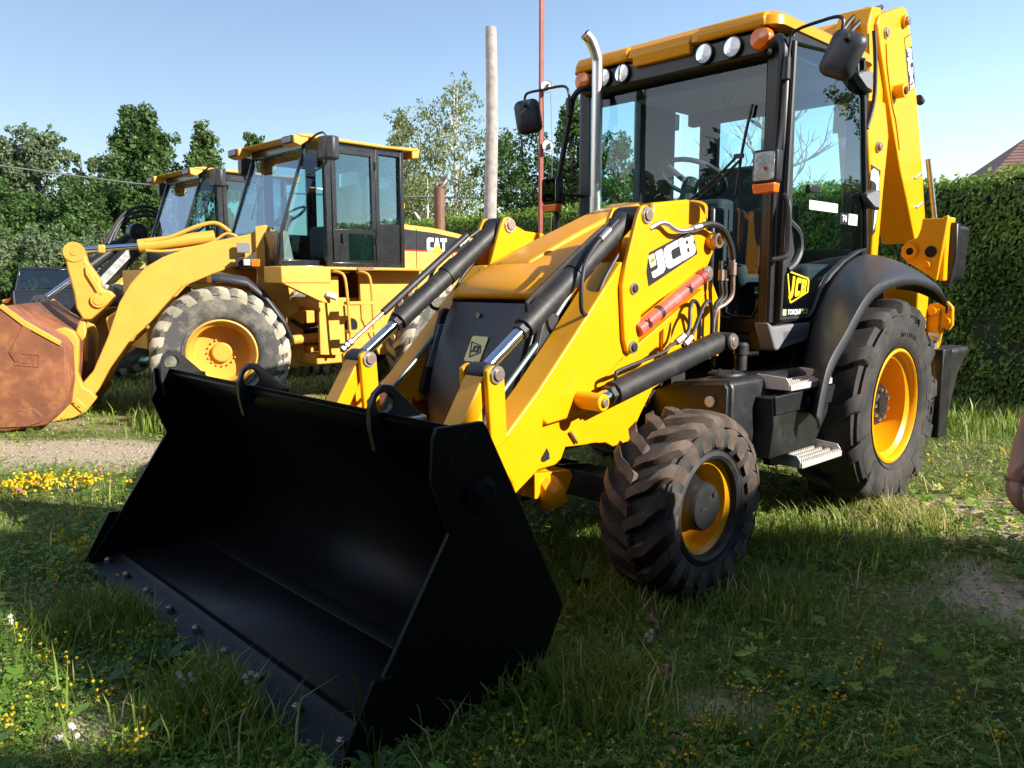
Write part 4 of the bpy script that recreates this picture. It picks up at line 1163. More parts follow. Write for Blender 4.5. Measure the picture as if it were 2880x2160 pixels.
for s in (1, -1):
    c = (-1.27, s * .665, 2.79)
    MB().lathe([(.0, .034), (.035, .030), (.058, .022), (.066, .008), (.066, -.02)], c, 28, 'x').build('turn_light', ORANGE, roof)

# light bars, headlights, mirrors
for s in (1, -1):
    lb = MB().tube([(-1.28, s * .60, 2.735), (-1.20, s * .63, 2.72), (-1.16, s * .66, 2.66), (-1.15, s * .67, 2.58), (-1.15, s * .74, 2.30), (-1.15, s * .79, 2.06), (-1.16, s * .80, 1.75), (-1.20, s * .80, 1.45)] if s < 0 else
                   [(-1.28, .72, 2.75), (-1.22, .80, 2.755), (-1.20, .84, 2.70), (-1.20, .84, 2.6), (-1.26, .80, 2.3), (-1.26, .78, 2.0), (-1.28, .77, 1.6), (-1.28, .77, 1.20)], .020 if s < 0 else .026, 10).build('light_bar', BLK, J)
    hl = (-1.10, s * .812, 2.055)
    mb = MB(); mb.prism([(y_ + hl[1], z_ + hl[2]) for (y_, z_) in rounded(-.075, .075, -.085, .095, .018)], -1.16, -1.095, 0)
    hb_ = mb.build('headlight', BLK, J, bevel=.01)
    mb = MB(); mb.prism([(y_ + hl[1], z_ + hl[2]) for (y_, z_) in rounded(-.060, .060, -.070, .080, .012)], -1.094, -1.092, 0); mb.build('reflector', REFL, hb_)
    mb = MB(); mb.prism([(y_ + hl[1], z_ + hl[2]) for (y_, z_) in rounded(-.046, .046, .0, .060, .028)], -1.0915, -1.0895, 0); mb.build('bulb_bowl', REFL, hb_)
    mb = MB(); mb.prism([(y_ + hl[1], z_ + hl[2]) for (y_, z_) in rounded(-.056, .056, -.064, -.030, .01)], -1.0915, -1.0895, 0); mb.build('lower_reflector', WHITE, hb_)
    mb = MB(); mb.cyl((-1.0895, hl[1] + .01, hl[2] - .01), (-1.088, hl[1] + .01, hl[2] - .01), .012, 10); mb.build('bulb', ORANGE, hb_)
    mb = MB(); mb.prism([(y_ + hl[1], z_ + hl[2]) for (y_, z_) in rounded(-.062, .062, -.072, .082, .012)], -1.086, -1.082, 0); mb.build('lens', LENS, hb_)
    mb = MB(); mb.prism([(hl[1] - .070, hl[2] - .087), (hl[1] + .070, hl[2] - .087), (hl[1] + .064, hl[2] - .140), (hl[1] - .060, hl[2] - .140)], -1.15, -1.085, 0); mb.build('indicator', ORANGE, hb_, bevel=.008)
    if s < 0:
        MB().cyl((-1.13, -.74, 2.03), (-1.33, -.70, 2.03), .012, 8).build('bracket', BLK, hb_)
    # mirror
    if s < 0:
        path = [(-1.13, -.665, 2.60), (-1.12, -.665, 2.70), (-1.12, -.72, 2.745), (-1.12, -.90, 2.752), (-1.12, -1.05, 2.755), (-1.12, -1.085, 2.72), (-1.12, -1.08, 2.63)]
        cm_, rot = Vector((-1.15, -1.08, 2.605)), Matrix.Rotation(radians(38), 3, 'Z') @ Matrix.Rotation(radians(9), 3, 'X')
    else:
        path = [(-1.20, .86, 2.58), (-1.20, .875, 2.70), (-1.20, .90, 2.765), (-1.20, 1.05, 2.785), (-1.20, 1.14, 2.785), (-1.20, 1.165, 2.75), (-1.20, 1.15, 2.67)]
        cm_, rot = Vector((-1.225, 1.165, 2.60)), Matrix.Rotation(radians(10), 3, 'Z') @ Matrix.Rotation(radians(-24), 3, 'X')
    mo = MB().tube(path, .0095, 8, 3).build('mirror_arm', BLK, J)
    MB().cyl(Vector(path[0]) + Vector((0, 0, -.06)), Vector(path[0]) + Vector((0, 0, .06)), .024, 12).build('mirror_clamp', BLK, mo, bevel=.004)
    rows = []
    for (xd, k) in ((.0, 1.0), (.02, .99), (.045, .80), (.055, .5)):
        rows.append([tuple(cm_ + rot @ Vector((xd, p[0] * k, p[1] * k))) for p in rounded(-.092, .092, -.125, .112, .05, 5)])
    mb = MB(); mb.loft(rows, True); nn_ = len(rows[0]); mb.f.append(tuple(range(3 * nn_, 4 * nn_)))
    mb.build('mirror_housing', PLAST, mo, smooth=60)
    mb = MB(); pr = [tuple(cm_ + rot @ Vector((.001, p[0] * .95, p[1] * .95))) for p in rounded(-.092, .092, -.125, .112, .05, 5)]
    mb.add(pr, [tuple(range(len(pr)))]); mb.build('mirror_face', MIRG, mo)
    MB().cyl(cm_ + rot @ Vector((.03, 0, .06)), cm_ + rot @ Vector((.09, 0, .07)), .016, 10).build('mirror_joint', BLK, mo, bevel=.003)

# cab interior
mb = MB(); mb.prism([(-2.16, 1.40), (-2.18, 1.52), (-1.86, 1.56), (-1.84, 1.46), (-1.88, 1.38)], -.25, .25); seat = mb.build('seat', DKIN, J, bevel=.04)
mb = MB(); mb.prism([(-2.12, 1.52), (-2.22, 2.06), (-2.27, 2.26), (-2.34, 2.26), (-2.36, 2.0), (-2.28, 1.50)], -.21, .23); mb.build('backrest', DKIN, seat, bevel=.05)
MB().bb(-2.15, -1.95, -.18, .18, 1.15, 1.42).build('seat_base', DKIN, seat)
sw = thing  # alias unused
mb = MB()
cS, RS_ = Vector((-1.62, 0, 2.115)), Matrix.Rotation(radians(-28), 3, 'Y')
ringp = [tuple(cS + RS_ @ Vector((cos(2 * pi * k / 28) * .215, sin(2 * pi * k / 28) * .215, 0))) for k in range(29)]
mb.tube(ringp, .0165, 8, 1); stw = mb.build('steering_wheel', DKIN, J)
mb = MB()
for a in (90, 210, 330):
    mb.tube([tuple(cS + RS_ @ Vector((0, 0, -.05))), tuple(cS + RS_ @ Vector((cos(radians(a)) * .1, sin(radians(a)) * .1, -.03))), tuple(cS + RS_ @ Vector((cos(radians(a)) * .21, sin(radians(a)) * .21, 0)))], .020, 8)
mb.cyl(cS + RS_ @ Vector((0, 0, -.09)), cS + RS_ @ Vector((0, 0, -.02)), .055, 16); mb.build('spokes', DKIN, stw)
MB().tube([tuple(cS + RS_ @ Vector((0, 0, -.08))), (-1.52, 0, 1.85), (-1.48, 0, 1.5)], .05, 10).build('steering_column', DKIN, stw)
MB().bb(-1.40, -1.56, -.40, .36, 1.5, 1.945).build('dashboard', DKIN, J, bevel=.03)
MB().bb(-2.3, -1.75, -.70, -.45, 1.15, 1.75).build('side_console', DKIN, J, bevel=.04)
MB().bb(-2.40, -1.95, .42, .66, 1.15, 1.55).build('side_console', DKIN, J, bevel=.04)
for k, (x, y) in enumerate(((-2.40, .36), (-2.42, .10))):
    MB().tube([(x, y, 1.5), (x + .02, y, 1.75), (x + .05, y, 1.9)], .012, 6).cyl((x + .05, y, 1.88), (x + .06, y, 1.96), .022, 8).build('control_lever', DKIN, J)
mb = MB(); mb.tube([(-2.20, -.16, 2.75), (-2.20, -.12, 2.66), (-2.20, -.08, 2.75)], .008, 5, 1); mb.cyl((-2.20, -.12, 2.66), (-2.20, -.12, 2.62), .01, 6); mb.box((-2.19, -.13, 2.60), (.03, .15, .045)); mb.build('interior_mirror', DKIN, J, bevel=.006)
MB().bb(-1.47, -1.55, .05, .30, 1.15, 1.24).build('pedal', BLKM, J, bevel=.01)

# exhaust stack
ex = MB().tube([(-1.135, -.425, 1.80), (-1.135, -.425, 2.3), (-1.135, -.425, 2.78), (-1.125, -.425, 2.88), (-1.085, -.44, 2.97), (-1.04, -.455, 3.01)], .034, 20, 5, cap=False).build('exhaust_stack', STEEL, J, solid=.003)
MB().cyl((-1.135, -.425, 1.80), (-1.135, -.425, 1.99), .040, 20).build('exhaust_collar', STEEL, ex)

# cab-side plastic step cover, fenders, tank, tool box, steps
mb = MB(); mb.plate([(-1.20, 1.205), (-1.27, 1.175), (-1.72, 1.19), (-1.69, 1.075), (-1.33, 1.035), (-1.29, 1.04)], .72, .815); sc_ = mb.build('step_cover', GREYP, J, bevel=.012)
MB().plate([(-1.38, 1.145), (-1.67, 1.155), (-1.665, 1.10), (-1.39, 1.08)], .812, .8165).build('cover_recess', paint('mid_grey_plastic', (.12, .12, .13), .5), sc_, bevel=.002)
for s in (1, -1):
    outer = [(-1.03, .70), (-1.08, .86), (-1.15, 1.0), (-1.33, 1.15), (-1.57, 1.345), (-1.83, 1.43), (-2.22, 1.455), (-2.63, 1.405), (-2.80, 1.32), (-2.84, 1.26)]
    inn_ = [(-1.62, .72), (-1.66, .90), (-1.73, 1.10), (-1.84, 1.28), (-2.00, 1.44), (-2.22, 1.56), (-2.50, 1.615), (-2.86, 1.57), (-3.02, 1.47), (-3.06, 1.38)]
    def smooth_line(P, k=4):
        Q = []
        for i in range(len(P) - 1):
            a, b_, c_, d_ = [Vector((*P[min(max(q, 0), len(P) - 1)], 0)) for q in (i - 1, i, i + 1, i + 2)]
            for q in range(k):
                u = q / k
                v = 0.5 * ((2 * b_) + (c_ - a) * u + (2 * a - 5 * b_ + 4 * c_ - d_) * u * u + (3 * b_ - a - 3 * c_ + d_) * u ** 3)
                Q.append((v.x, v.y))
        return Q + [P[-1]]
    rows = []
    for (o_, i_) in zip(smooth_line(outer), smooth_line(inn_)):
        o3, i3 = Vector((o_[0], 1.205, o_[1])), Vector((i_[0], .80, i_[1]))
        row = []
        for k in range(9):
            t_ = k / 8
            p_ = i3.lerp(o3, t_)
            p_.z += (.03 if o_[0] < -1.4 else .012) * sin(pi * t_) + (.01 * t_)
            row.append(tuple(p_))
        e = Vector(row[-1]); row.append((e.x - .012, e.y + .008, e.z - .02)); row.append((e.x - .03, e.y, e.z - .05))
        if s < 0:
            row = [(a, -b_, c_) for (a, b_, c_) in row]
        rows.append(row)
    mb = MB(); mb.loft(rows); mb.build('fender', PLAST, J, smooth=55, solid=.014)
    MB().plate([(-1.66, .75), (-1.75, 1.18), (-1.85, 1.26), (-2.0, 1.45), (-2.5, 1.60), (-2.95, 1.5), (-3.0, 1.2), (-2.4, .8)], s * .70, s * .74).build('wheel_arch_panel', BLK, J)
mb = MB()
tank = [(.60, .50), (.60, .87), (.64, .905), (.95, .945), (.985, .935), (1.0, .90), (1.0, .50)]
mb.prism(tank, -.53, -1.45, 0); tk = mb.build('fuel_tank', BLK, J, bevel=.02, seg=3)
mb = MB(); mb.prism([(.56, .86), (.50, .78), (.47, .66), (.48, .56), (.60, .50), (.985, .50), (.99, .90), (.97, .93), (.64, .895)], -.50, -.53, 0); mb.build('tank_guard', BLK, tk, bevel=.008)
for (y, z, r_) in ((.51, .79, .018), (.90, .83, .030)):
    MB().cyl((-.50, y, z), (-.485, y, z), r_, 18).build('guard_knob', ALU, tk, bevel=.005)
MB().lathe([(.0, .02), (.075, .02), (.095, .012), (.10, 0)], (-.80, .80, .935), 28, 'z').build('filler_cap', BLKM, tk)
for k in range(6):
    MB().cyl((-.80 + cos(k * pi / 3) * .075, .80 + sin(k * pi / 3) * .075, .95), (-.80 + cos(k * pi / 3) * .075, .80 + sin(k * pi / 3) * .075, .962), .008, 6).build('cap_bolt', DARKH, tk)
MB().lathe([(.0, .155), (.032, .155), (.042, .14), (.042, .09), (.034, .085), (.034, .0)], (-1.03, .75, .94), 20, 'z').build('breather', BLKM, tk)
MB().cyl((-1.05, .78, 1.03), (-1.08, .83, 1.035), .014, 8).build('breather_spout', BLKM, tk)
mb = MB()
mb.prism([(-.76, .842), (-1.44, .848), (-1.40, .757), (-1.385, .70), (-1.26, .56), (-1.20, .53), (-.74, .525), (-.78, .70)], .76, 1.10); tb = mb.build('tool_box', BLK, J, bevel=.006)
mb = MB(); mb.prism([(-.765, .85), (-1.445, .856), (-1.405, .757), (-.775, .752)], 1.10, 1.112); mb.build('tool_box_lid', BLK, tb, bevel=.004)
MB().bb(-1.09, -1.125, 1.112, 1.13, .775, .815).build('latch', BLKM, tb, bevel=.006)
def step(name, x0, x1, y0, y1, z, rot=0.0):
    """open grip tread: rim, toothed cross bars, two upright end flanges"""
    mb = MB()
    mb.bb(x0, x1, y1 - .012, y1, z - .032, z); mb.bb(x0, x1, y0, y0 + .01, z - .032, z)
    o = mb.build(name, ALU, J, bevel=.003)
    for xx in (x0, x1):
        mb = MB(); mb.prism([(y0, z - .03), (y1 - .01, z - .03), (y1 - .01, z + .01), (y1 - .03, z + .035), (y0, z + .045)], xx - .004, xx + .004, 0); mb.build('end_flange', ALU, o, bevel=.002)
    for r_ in range(4):
        yy = y0 + (r_ + .5) * (y1 - y0) / 4
        mb = MB(); mb.bb(x0, x1, yy - .008, yy + .008, z - .028, z - .004)
        nt_ = 22
        for k in range(nt_):
            xx = x0 + (k + .5) * (x1 - x0) / nt_
            mb.box((xx, yy, z + .001), (abs(x1 - x0) / nt_ * .55, .014, .012))
        mb.build('tread_bar', ALU, o)
    for k in range(5):
        xx = x0 + (k + 1) * (x1 - x0) / 6
        MB().bb(xx - .01, xx + .01, y0, y1 - .005, z - .03, z - .008).build('cross_bar', ALU, o)
    return o
step('step', -.86, -1.33, .95, 1.145, .905)
step('step', -1.02, -1.50, .96, 1.145, .47)
MB().bb(-.93, -1.0, .98, 1.05, .85, .88).build('step_bracket', BLKM, J); MB().bb(-1.05, -1.42, .90, .97, .42, .56).build('step_bracket', BLKM, J)
MB().bb(-1.40, -.80, .35, .78, .45, .60).build('belly_plate', BLKM, J)

# backhoe boom, dipper, kingpost, rear bucket, stabiliser
boomp = [(-2.86, 2.70), (-3.00, 2.74), (-3.12, 2.72), (-3.21, 2.50), (-3.17, 2.1), (-3.14, 1.66), (-3.12, 1.30), (-3.02, 1.30), (-3.03, 1.8), (-2.92, 2.2), (-2.84, 2.5)]
bo = MB(); bo.plate(boomp, .40, .62); boom = bo.build('boom', YEL, J, bevel=.01)
boomt = [(-2.84, 2.5), (-2.86, 2.9), (-2.80, 3.20), (-2.86, 3.34), (-3.0, 3.36), (-3.1, 3.1), (-3.12, 2.72)]
MB().plate(boomt, .36, .60).build('boom_head', YEL, boom, bevel=.01)
pin(boom, (-3.02, .62, 2.40), .034, .03)
dB = place_mesh(curve_mesh([[(-.10, .20), (.075, .17), (.04, -.27), (0.0, -.30), (-.02, -.30)]], 'boom_decal', .0008), 'boom_decal', DECB, boom, basis(XB, YB, (-3.02, .6215, 2.07)))
place_mesh(curve_mesh([[(-.095, .15), (-.05, .175), (.03, .16), (.055, .12), (.05, .0), (.035, -.20), (.005, -.26), (.0, -.26), (.01, -.1), (.012, .06), (-.02, .08), (-.095, .09)]], 'boom_decal_letter', .0008), 'boom_decal_letter', WHITE, boom, basis(XB, YB, (-3.02, .6235, 2.07)))
dp = [(-2.89, 3.22), (-2.92, 3.28), (-2.98, 3.31), (-3.32, 3.435), (-3.38, 3.43), (-3.43, 3.39), (-3.50, 3.26), (-3.65, 2.92), (-3.77, 2.64), (-3.90, 2.31), (-4.04, 1.95), (-4.00, 1.75), (-3.84, 1.74), (-3.60, 2.08), (-3.45, 2.27), (-3.26, 2.57), (-3.12, 2.80), (-2.96, 3.08)]
dm = MB(); dm.plate(dp, .36, .625); dip = dm.build('dipper', YEL, J, bevel=.01)
pin(dip, (-3.34, .625, 3.33), .038, .045, PINM, 1, YEL); pin(dip, (-3.04, .625, 3.19), .034, .02, PINM)
MB().cyl((-3.26, .62, 2.82), (-3.26, .70, 2.82), .05, 20).build('pin_boss', YEL, dip, bevel=.005); pin(dip, (-3.26, .70, 2.82), .036, .012, BLKM, 1, None)
for z, x in ((2.27, -3.78), (2.05, -3.85)):
    MB().tube([(x + .04, .625, z - .03), (x, .64, z), (x - .03, .645, z + .01)], .012, 6).build('clip', ZINC, dip)
MB().cyl((-3.78, .60, 2.86), (-3.84, .60, 2.84), .03, 10).build('clip', BLKM, dip)
MB().tube([(-3.05, .628, 3.12), (-3.10, .628, 2.95), (-3.22, .628, 2.72), (-3.30, .628, 2.62), (-3.40, .628, 2.42)], .006, 5).build('weld_line', YEL, dip)
aX = Vector((-.165, 0, -.335)).normalized(); aY = Vector((.335, 0, -.165)).normalized() * -1
cC = Vector((-3.505, .6255, 3.065))
dirD, upD = Vector((-.28, 0, -.34)).normalized(), Vector((-.34, 0, .28)).normalized()
dirD, upD = Vector((-.16, 0, -.36)).normalized(), Vector((-.36, 0, .16)).normalized()
d3 = place_mesh(curve_mesh([[(-.20, -.062), (.19, -.062), (.19, .062), (-.20, .062)]], 'model_decal', .0008), 'model_decal', DECB, dip, basis(dirD, upD, cC))
place_mesh(curve_mesh([[(-.192, -.055), (-.115, -.055), (-.115, .055), (-.192, .055)]], 'decal_tab', .0008), 'decal_tab', DECY, dip, basis(dirD, upD, cC + Vector((0, .002, 0))))
xU, yU = Vector((-.94, 0, .34)), Vector((.34, 0, .94))
for k, ch in enumerate('3CX'):
    letters(ch, .082, .088, WHITE, dip, basis(xU, yU, cC + Vector((0, .002, 0)) + dirD * (-.068 + .085 * k)), 0)
for k in range(2):
    place_mesh(curve_mesh([[(0.155 + .018 * k, -.045), (.166 + .018 * k, -.045), (.166 + .018 * k, .045), (.155 + .018 * k, .045)]], 'decal_bar', .0008), 'decal_bar', WHITE, dip, basis(dirD, upD, cC + Vector((0, .002, 0))))
MB().tube([(-2.50, .50, 2.98), (-2.75, .52, 3.18), (-2.95, .54, 3.32), (-3.12, .55, 3.40)], .018, 8).build('boom_hose', HOSE, boom)
MB().tube([(-2.55, .45, 3.00), (-2.78, .47, 3.24), (-2.98, .48, 3.36), (-3.2, .5, 3.42)], .018, 8).build('boom_hose', HOSE, boom)
MB().tube([(-2.82, .635, 3.16), (-2.86, .64, 2.95), (-2.87, .64, 2.70), (-2.80, .63, 2.5)], .016, 8).build('boom_hose', HOSE, boom)
MB().tube([(-2.72, .64, 2.98), (-2.74, .64, 2.86), (-2.72, .64, 2.78)], .006, 6).build('orange_wire', ORANGE, boom)
MB().prism([(-2.60, 2.96), (-2.75, 3.14), (-3.0, 3.33), (-3.1, 3.3), (-2.9, 3.05), (-2.75, 2.9)], .10, .34).build('boom_nose', YEL, boom, bevel=.02)
MB().cyl((-3.98, .48, 2.2), (-4.12, .48, 1.95), .05, 16).build('bucket_ram', BLKM, dip)
MB().cyl((-3.9, .66, 2.4), (-4.06, .68, 1.95), .022, 10).build('bucket_ram_rod', ZINC, dip)
mb = MB(); mb.bb(-3.30, -3.08, -.95, 1.02, .62, .86); mb.bb(-3.30, -3.10, .32, .94, .86, 1.45); mb.build('backhoe_carriage', YEL, J, bevel=.015)
br = [(.83, 1.90), (.97, 1.895), (1.0, 1.92), (1.01, 1.90), (.955, 1.44), (.84, 1.52), (.74, 1.58), (.69, 1.63), (.69, 1.69), (.74, 1.745), (.80, 1.76), (.82, 1.82)]
mb = MB(); mb.prism(br, -3.38, -3.42, 0); mb.bb(-3.42, -3.60, .955, .99, 1.44, 1.91); bkt = mb.build('dump_link_bracket', YEL, J, bevel=.01)
MB().cyl((-3.375, .905, 1.655), (-3.379, .905, 1.655), .042, 22).build('bracket_hole', DARKH, bkt)
MB().lathe([(.028, .0), (.028, .03), (.05, .03), (.055, .0)], (-3.38, .765, 1.66), 20, 'x').build('bracket_boss', YEL, bkt); MB().cyl((-3.37, .765, 1.66), (-3.36, .765, 1.66), .028, 16).build('bracket_pin', DARKH, bkt)
MB().cyl((-3.38, .885, 1.56), (-3.35, .885, 1.56), .026, 12).build('bracket_bolt', YEL, bkt, bevel=.004)
mb = MB(); mb.prism([(y, z) for (y, z) in [(.94, 1.44), (.965, 1.395), (1.0, 1.395), (1.045, 1.62), (1.035, 1.85), (1.02, 1.87), (.97, 1.87)]], -3.5, -3.58, 0); rb_ = mb.build('rear_bucket', BLK, J, bevel=.012)
mb = MB(); mb.prism([(.86, 1.46), (.97, 1.44), (.99, 1.86), (.88, 1.86)], -3.62, -3.95, 0); mb.build('bucket_shell', BLK, rb_, bevel=.03)
mb = MB()
mb.prism([(.94, 1.27), (1.06, 1.295), (1.10, 1.25), (1.105, 1.12), (1.08, 1.08), (1.04, 1.10), (1.02, .96), (.955, .965), (.92, 1.0), (.92, 1.24)], -3.32, -3.36, 0); mb.bb(-3.34, -3.30, .90, 1.02, .86, 1.24); sb = mb.build('stabiliser_bracket', YEL, J, bevel=.008)
MB().cyl((-3.32, .97, 1.22), (-3.28, .97, 1.22), .03, 14).build('bracket_boss', YEL, sb); MB().cyl((-3.30, 1.075, 1.15), (-3.27, 1.075, 1.15), .024, 12).build('bracket_boss', YEL, sb); MB().cyl((-3.30, 1.085, 1.24), (-3.285, 1.085, 1.25), .016, 10).build('bracket_bolt', PINM, sb)
MB().cyl((-3.28, .96, 1.04), (-3.28, 1.03, 1.02), .030, 14).cyl((-3.28, 1.0, 1.03), (-3.28, 1.0, .92), .022, 12).build('stabiliser_ram', ZINC, sb)
MB().bb(-3.2, -3.38, .92, 1.10, .30, .95).build('stabiliser_leg', BLK, sb, bevel=.01)
mb = MB(); mb.prism([(.95, .95), (1.085, .945), (1.10, .92), (1.03, .72), (.99, .45), (.97, .32), (.93, .32)], -3.40, -3.75, 0); mb.build('stabiliser_foot', BLKM, sb, bevel=.012)
MB().bb(-3.2, -3.38, -1.10, -.92, .30, .95).build('stabiliser_leg', BLK, J, bevel=.01)
MB().bb(-2.60, -3.1, -.55, .55, .7, 1.35).build('rear_frame', BLK, J, bevel=.02)
# slim parts lying on the backhoe bonnet side, near-side wire to grab rail on the far side
MB().tube([(-.35, -.41, 1.60), (-.36, -.45, 1.66), (-.38, -.45, 1.70)], .012, 6).build('bonnet_catch', ALU, J)

# ---------------------------------------------------------------- wheel loaders (rear frame: x forward, y left; front frame turned by articulation)
LR = radians(-135)
L1 = thing('wheel_loader', 'amber wheel loader with rusty bucket and black cab, articulated towards the left edge', 'wheel loader', (-2.30, 9.80, 0), LR, 'wheel loaders parked in a row')
XF = Matrix.Rotation(radians(-25), 4, 'Z')
CAB = paint('black_cab_paint', (0.014, 0.014, 0.015), 0.28, var=0.2, coat=0.4)
CIN = paint('tan_cab_interior', (0.28, 0.26, 0.22), 0.85)
def loader_cab(Lr):
    """cab, hood and platform shared by both loaders"""
    mb = MB()
    for s in (1, -1):
        mb.bb(.31, .39, s * .655, s * .72, 1.60, 2.98)                     # door post
        mb.bb(-.34, -.28, s * .655, s * .72, 1.60, 2.98)
        mb.bb(-.70, -.64, s * .655, s * .72, 1.60, 2.98)
        mb.plate([(.92, 1.62), (.88, 2.0), (.55, 2.95), (.515, 2.95), (.845, 2.0), (.88, 1.62)], s * .56, s * .60)
        mb.bb(.36, .90, s * .54, s * .60, 1.60, 1.68); mb.bb(-.68, .36, s * .655, s * .71, 1.60, 1.66)
        mb.bb(-.68, .40, s * .655, s * .71, 2.90, 2.98)
    mb.bb(.84, .92, -.58, .58, 1.60, 1.98); mb.bb(-.72, -.66, -.68, .68, 1.60, 1.72); mb.bb(-.72, -.66, -.68, .68, 2.85, 2.98); mb.bb(.48, .58, -.58, .58, 2.88, 2.97)
    mb.bb(-.72, .86, -.66, .66, 1.58, 1.62)
    cf = mb.build('cab_frame', CAB, Lr, bevel=.01)
    for s in (1, -1):
        MB().bb(-.64, -.34, s * .66, s * .70, 1.66, 2.12).build('rear_side_panel', CAB, cf, bevel=.006)
        d_ = MB(); d_.bb(-.27, .30, s * .690, s * .72, 1.66, 2.03); d_.bb(-.28, -.22, s * .69, s * .725, 2.03, 2.92); d_.bb(.25, .31, s * .69, s * .725, 2.03, 2.92); d_.bb(-.22, .25, s * .69, s * .725, 2.86, 2.92)
        dr_ = d_.build('door', CAB, Lr, bevel=.006)
        MB().bb(-.22, .25, s * .702, s * .706, 2.03, 2.87).build('door_glass', CGLASS, dr_, smooth=0)
        MB().bb(-.24, .10, s * .722, s * .728, 1.68, 1.98).build('lower_pane', CGLASS, dr_, smooth=0)
        MB().bb(.17, .20, s * .725, s * .75, 1.88, 1.98).build('door_handle', DARKH, dr_, bevel=.004)
        for z in (1.86, 2.72):
            MB().cyl((-.275, s * .73, z), (-.275, s * .73, z + .09), .014, 8).build('door_hinge', CAB, dr_)
        MB().bb(-.64, -.34, s * .675, s * .680, 2.12, 2.90).build('rear_side_glass', CGLASS, cf, smooth=0)
        q_ = MB(); q_.add([(.36, s * .68, 1.70), (.86, s * .58, 1.70), (.83, s * .58, 2.0), (.53, s * .58, 2.88), (.36, s * .68, 2.88)], [(0, 1, 2, 3, 4)])
        q_.build('quarter_glass', CGLASS, cf, smooth=0)
    w_ = MB(); w_.add([(.865, .57, 1.98), (.865, -.57, 1.98), (.535, -.57, 2.90), (.535, .57, 2.90)], [(0, 1, 2, 3)]); wso = w_.build('windscreen', CGLASS, Lr, smooth=0)
    MB().tube([(.80, -.2, 2.15), (.70, -.25, 2.40), (.62, -.1, 2.62)], .008, 5).build('wiper', BLKM, wso)
    MB().bb(-.69, -.685, -.62, .62, 1.72, 2.85).build('rear_window', CGLASS, Lr, smooth=0)
    mb = MB(); mb.prism([(.70, 2.975), (.74, 2.995), (.60, 3.015), (-.45, 3.01), (-.88, 3.03), (-.90, 3.01), (-.80, 2.985), (-.3, 2.975)], -.77, .77); rf = mb.build('cab_roof', CYEL, Lr, bevel=.015)
    for s in (1, -1):
        MB().prism([(.60, 2.99), (.78, 2.99), (.78, 2.90), (.70, 2.88), (.60, 2.95)], s * .50, s * .76).build('light_pod', CYEL, rf, bevel=.012)
        MB().bb(.775, .80, s * .53, s * .74, 2.90, 2.985).build('light_bezel', BLKM, rf, bevel=.015); MB().bb(.80, .806, s * .55, s * .72, 2.915, 2.97).build('light_lens', GREYP, rf, bevel=.003)
        MB().prism([(-.80, 3.0), (-.92, 3.03), (-.90, 2.92), (-.80, 2.90)], s * .50, s * .76).build('rear_light_pod', CYEL, rf, bevel=.012)
        mr_ = MB(); mr_.prism([(.57 + .0, s * .86), (.55, s * 1.0), (.48, s * 1.06), (.40, s * 1.04), (.36, s * .90)], 2.74, 2.98, 2); mo_ = mr_.build('mirror', PLAST, Lr, bevel=.02)
        MB().tube([(.56, s * .68, 2.94), (.56, s * .84, 3.0), (.50, s * .93, 3.0), (.50, s * .93, 2.72), (.54, s * .8, 2.64), (.58, s * .66, 2.60)], .012, 6, 3).build('mirror_arm', BLKM, mo_)
    st_ = MB(); st_.bb(-.45, .05, -.24, .24, 1.7, 2.1); st_.prism([(-.45, 2.1), (-.25, 2.1), (-.36, 2.62), (-.48, 2.62)], -.22, .22); st_.build('seat', DKIN, Lr, bevel=.05)
    MB().prism([(.80, 1.66), (.82, 1.96), (.62, 2.02), (.55, 1.66)], -.3, .3).build('dashboard', CIN, Lr, bevel=.03)
    MB().bb(-.64, -.56, -.60, .60, 1.66, 2.2).build('rear_trim', CIN, Lr)
    cS_ = Vector((.42, 0, 2.2)); RS2 = Matrix.Rotation(radians(35), 3, 'Y')
    MB().tube([tuple(cS_ + RS2 @ Vector((cos(2 * pi * k / 20) * .2, sin(2 * pi * k / 20) * .2, 0))) for k in range(21)], .015, 6, 1).tube([(.42, 0, 2.2), (.52, 0, 2.0), (.6, 0, 1.8)], .04, 8).build('steering_wheel', DKIN, Lr)
    # hood
    rows = []
    for (x, zt, hw) in ((-.74, 2.17, .55), (-1.3, 2.14, .55), (-1.7, 2.09, .55), (-2.1, 2.02, .54), (-2.45, 1.93, .50), (-2.55, 1.7, .48)):
        rows.append([(x, hw, 1.2), (x, hw, zt - .07), (x, hw - .03, zt - .02), (x, hw * .6, zt), (x, -hw * .6, zt), (x, -hw + .03, zt - .02), (x, -hw, zt - .07), (x, -hw, 1.2)])
    mb = MB(); mb.loft(rows); mb.f.append(tuple(range(8))); mb.f.append(tuple(range(40, 48))); hd_ = mb.build('hood', CYEL, Lr, bevel=.01, smooth=40)
    for s in (1, -1):
        MB().plate([(-.76, 2.085), (-1.3, 2.055), (-1.7, 2.005), (-2.08, 1.935), (-2.08, 1.83), (-.76, 1.835)], s * .5505, s * .554).build('black_band', DECB, hd_)
        MB().plate([(-.76, 1.833), (-2.08, 1.828), (-2.08, 1.813), (-.76, 1.818)], s * .5505, s * .554).build('red_stripe', REDV, hd_)
        MB().plate([(-1.005, 2.09), (-1.012, 2.09), (-1.012, 1.25), (-1.005, 1.25)], s * .5505, s * .556).build('panel_joint', DARKH, hd_)
        MB().plate([(-1.60, 1.80), (-1.607, 1.80), (-1.607, 1.25), (-1.60, 1.25)], s * .5505, s * .556).build('panel_joint', DARKH, hd_)
    letters('CAT', .175, .33, WHITE, hd_, basis(XB, YB, (-1.335, .5565, 1.905)), .0)
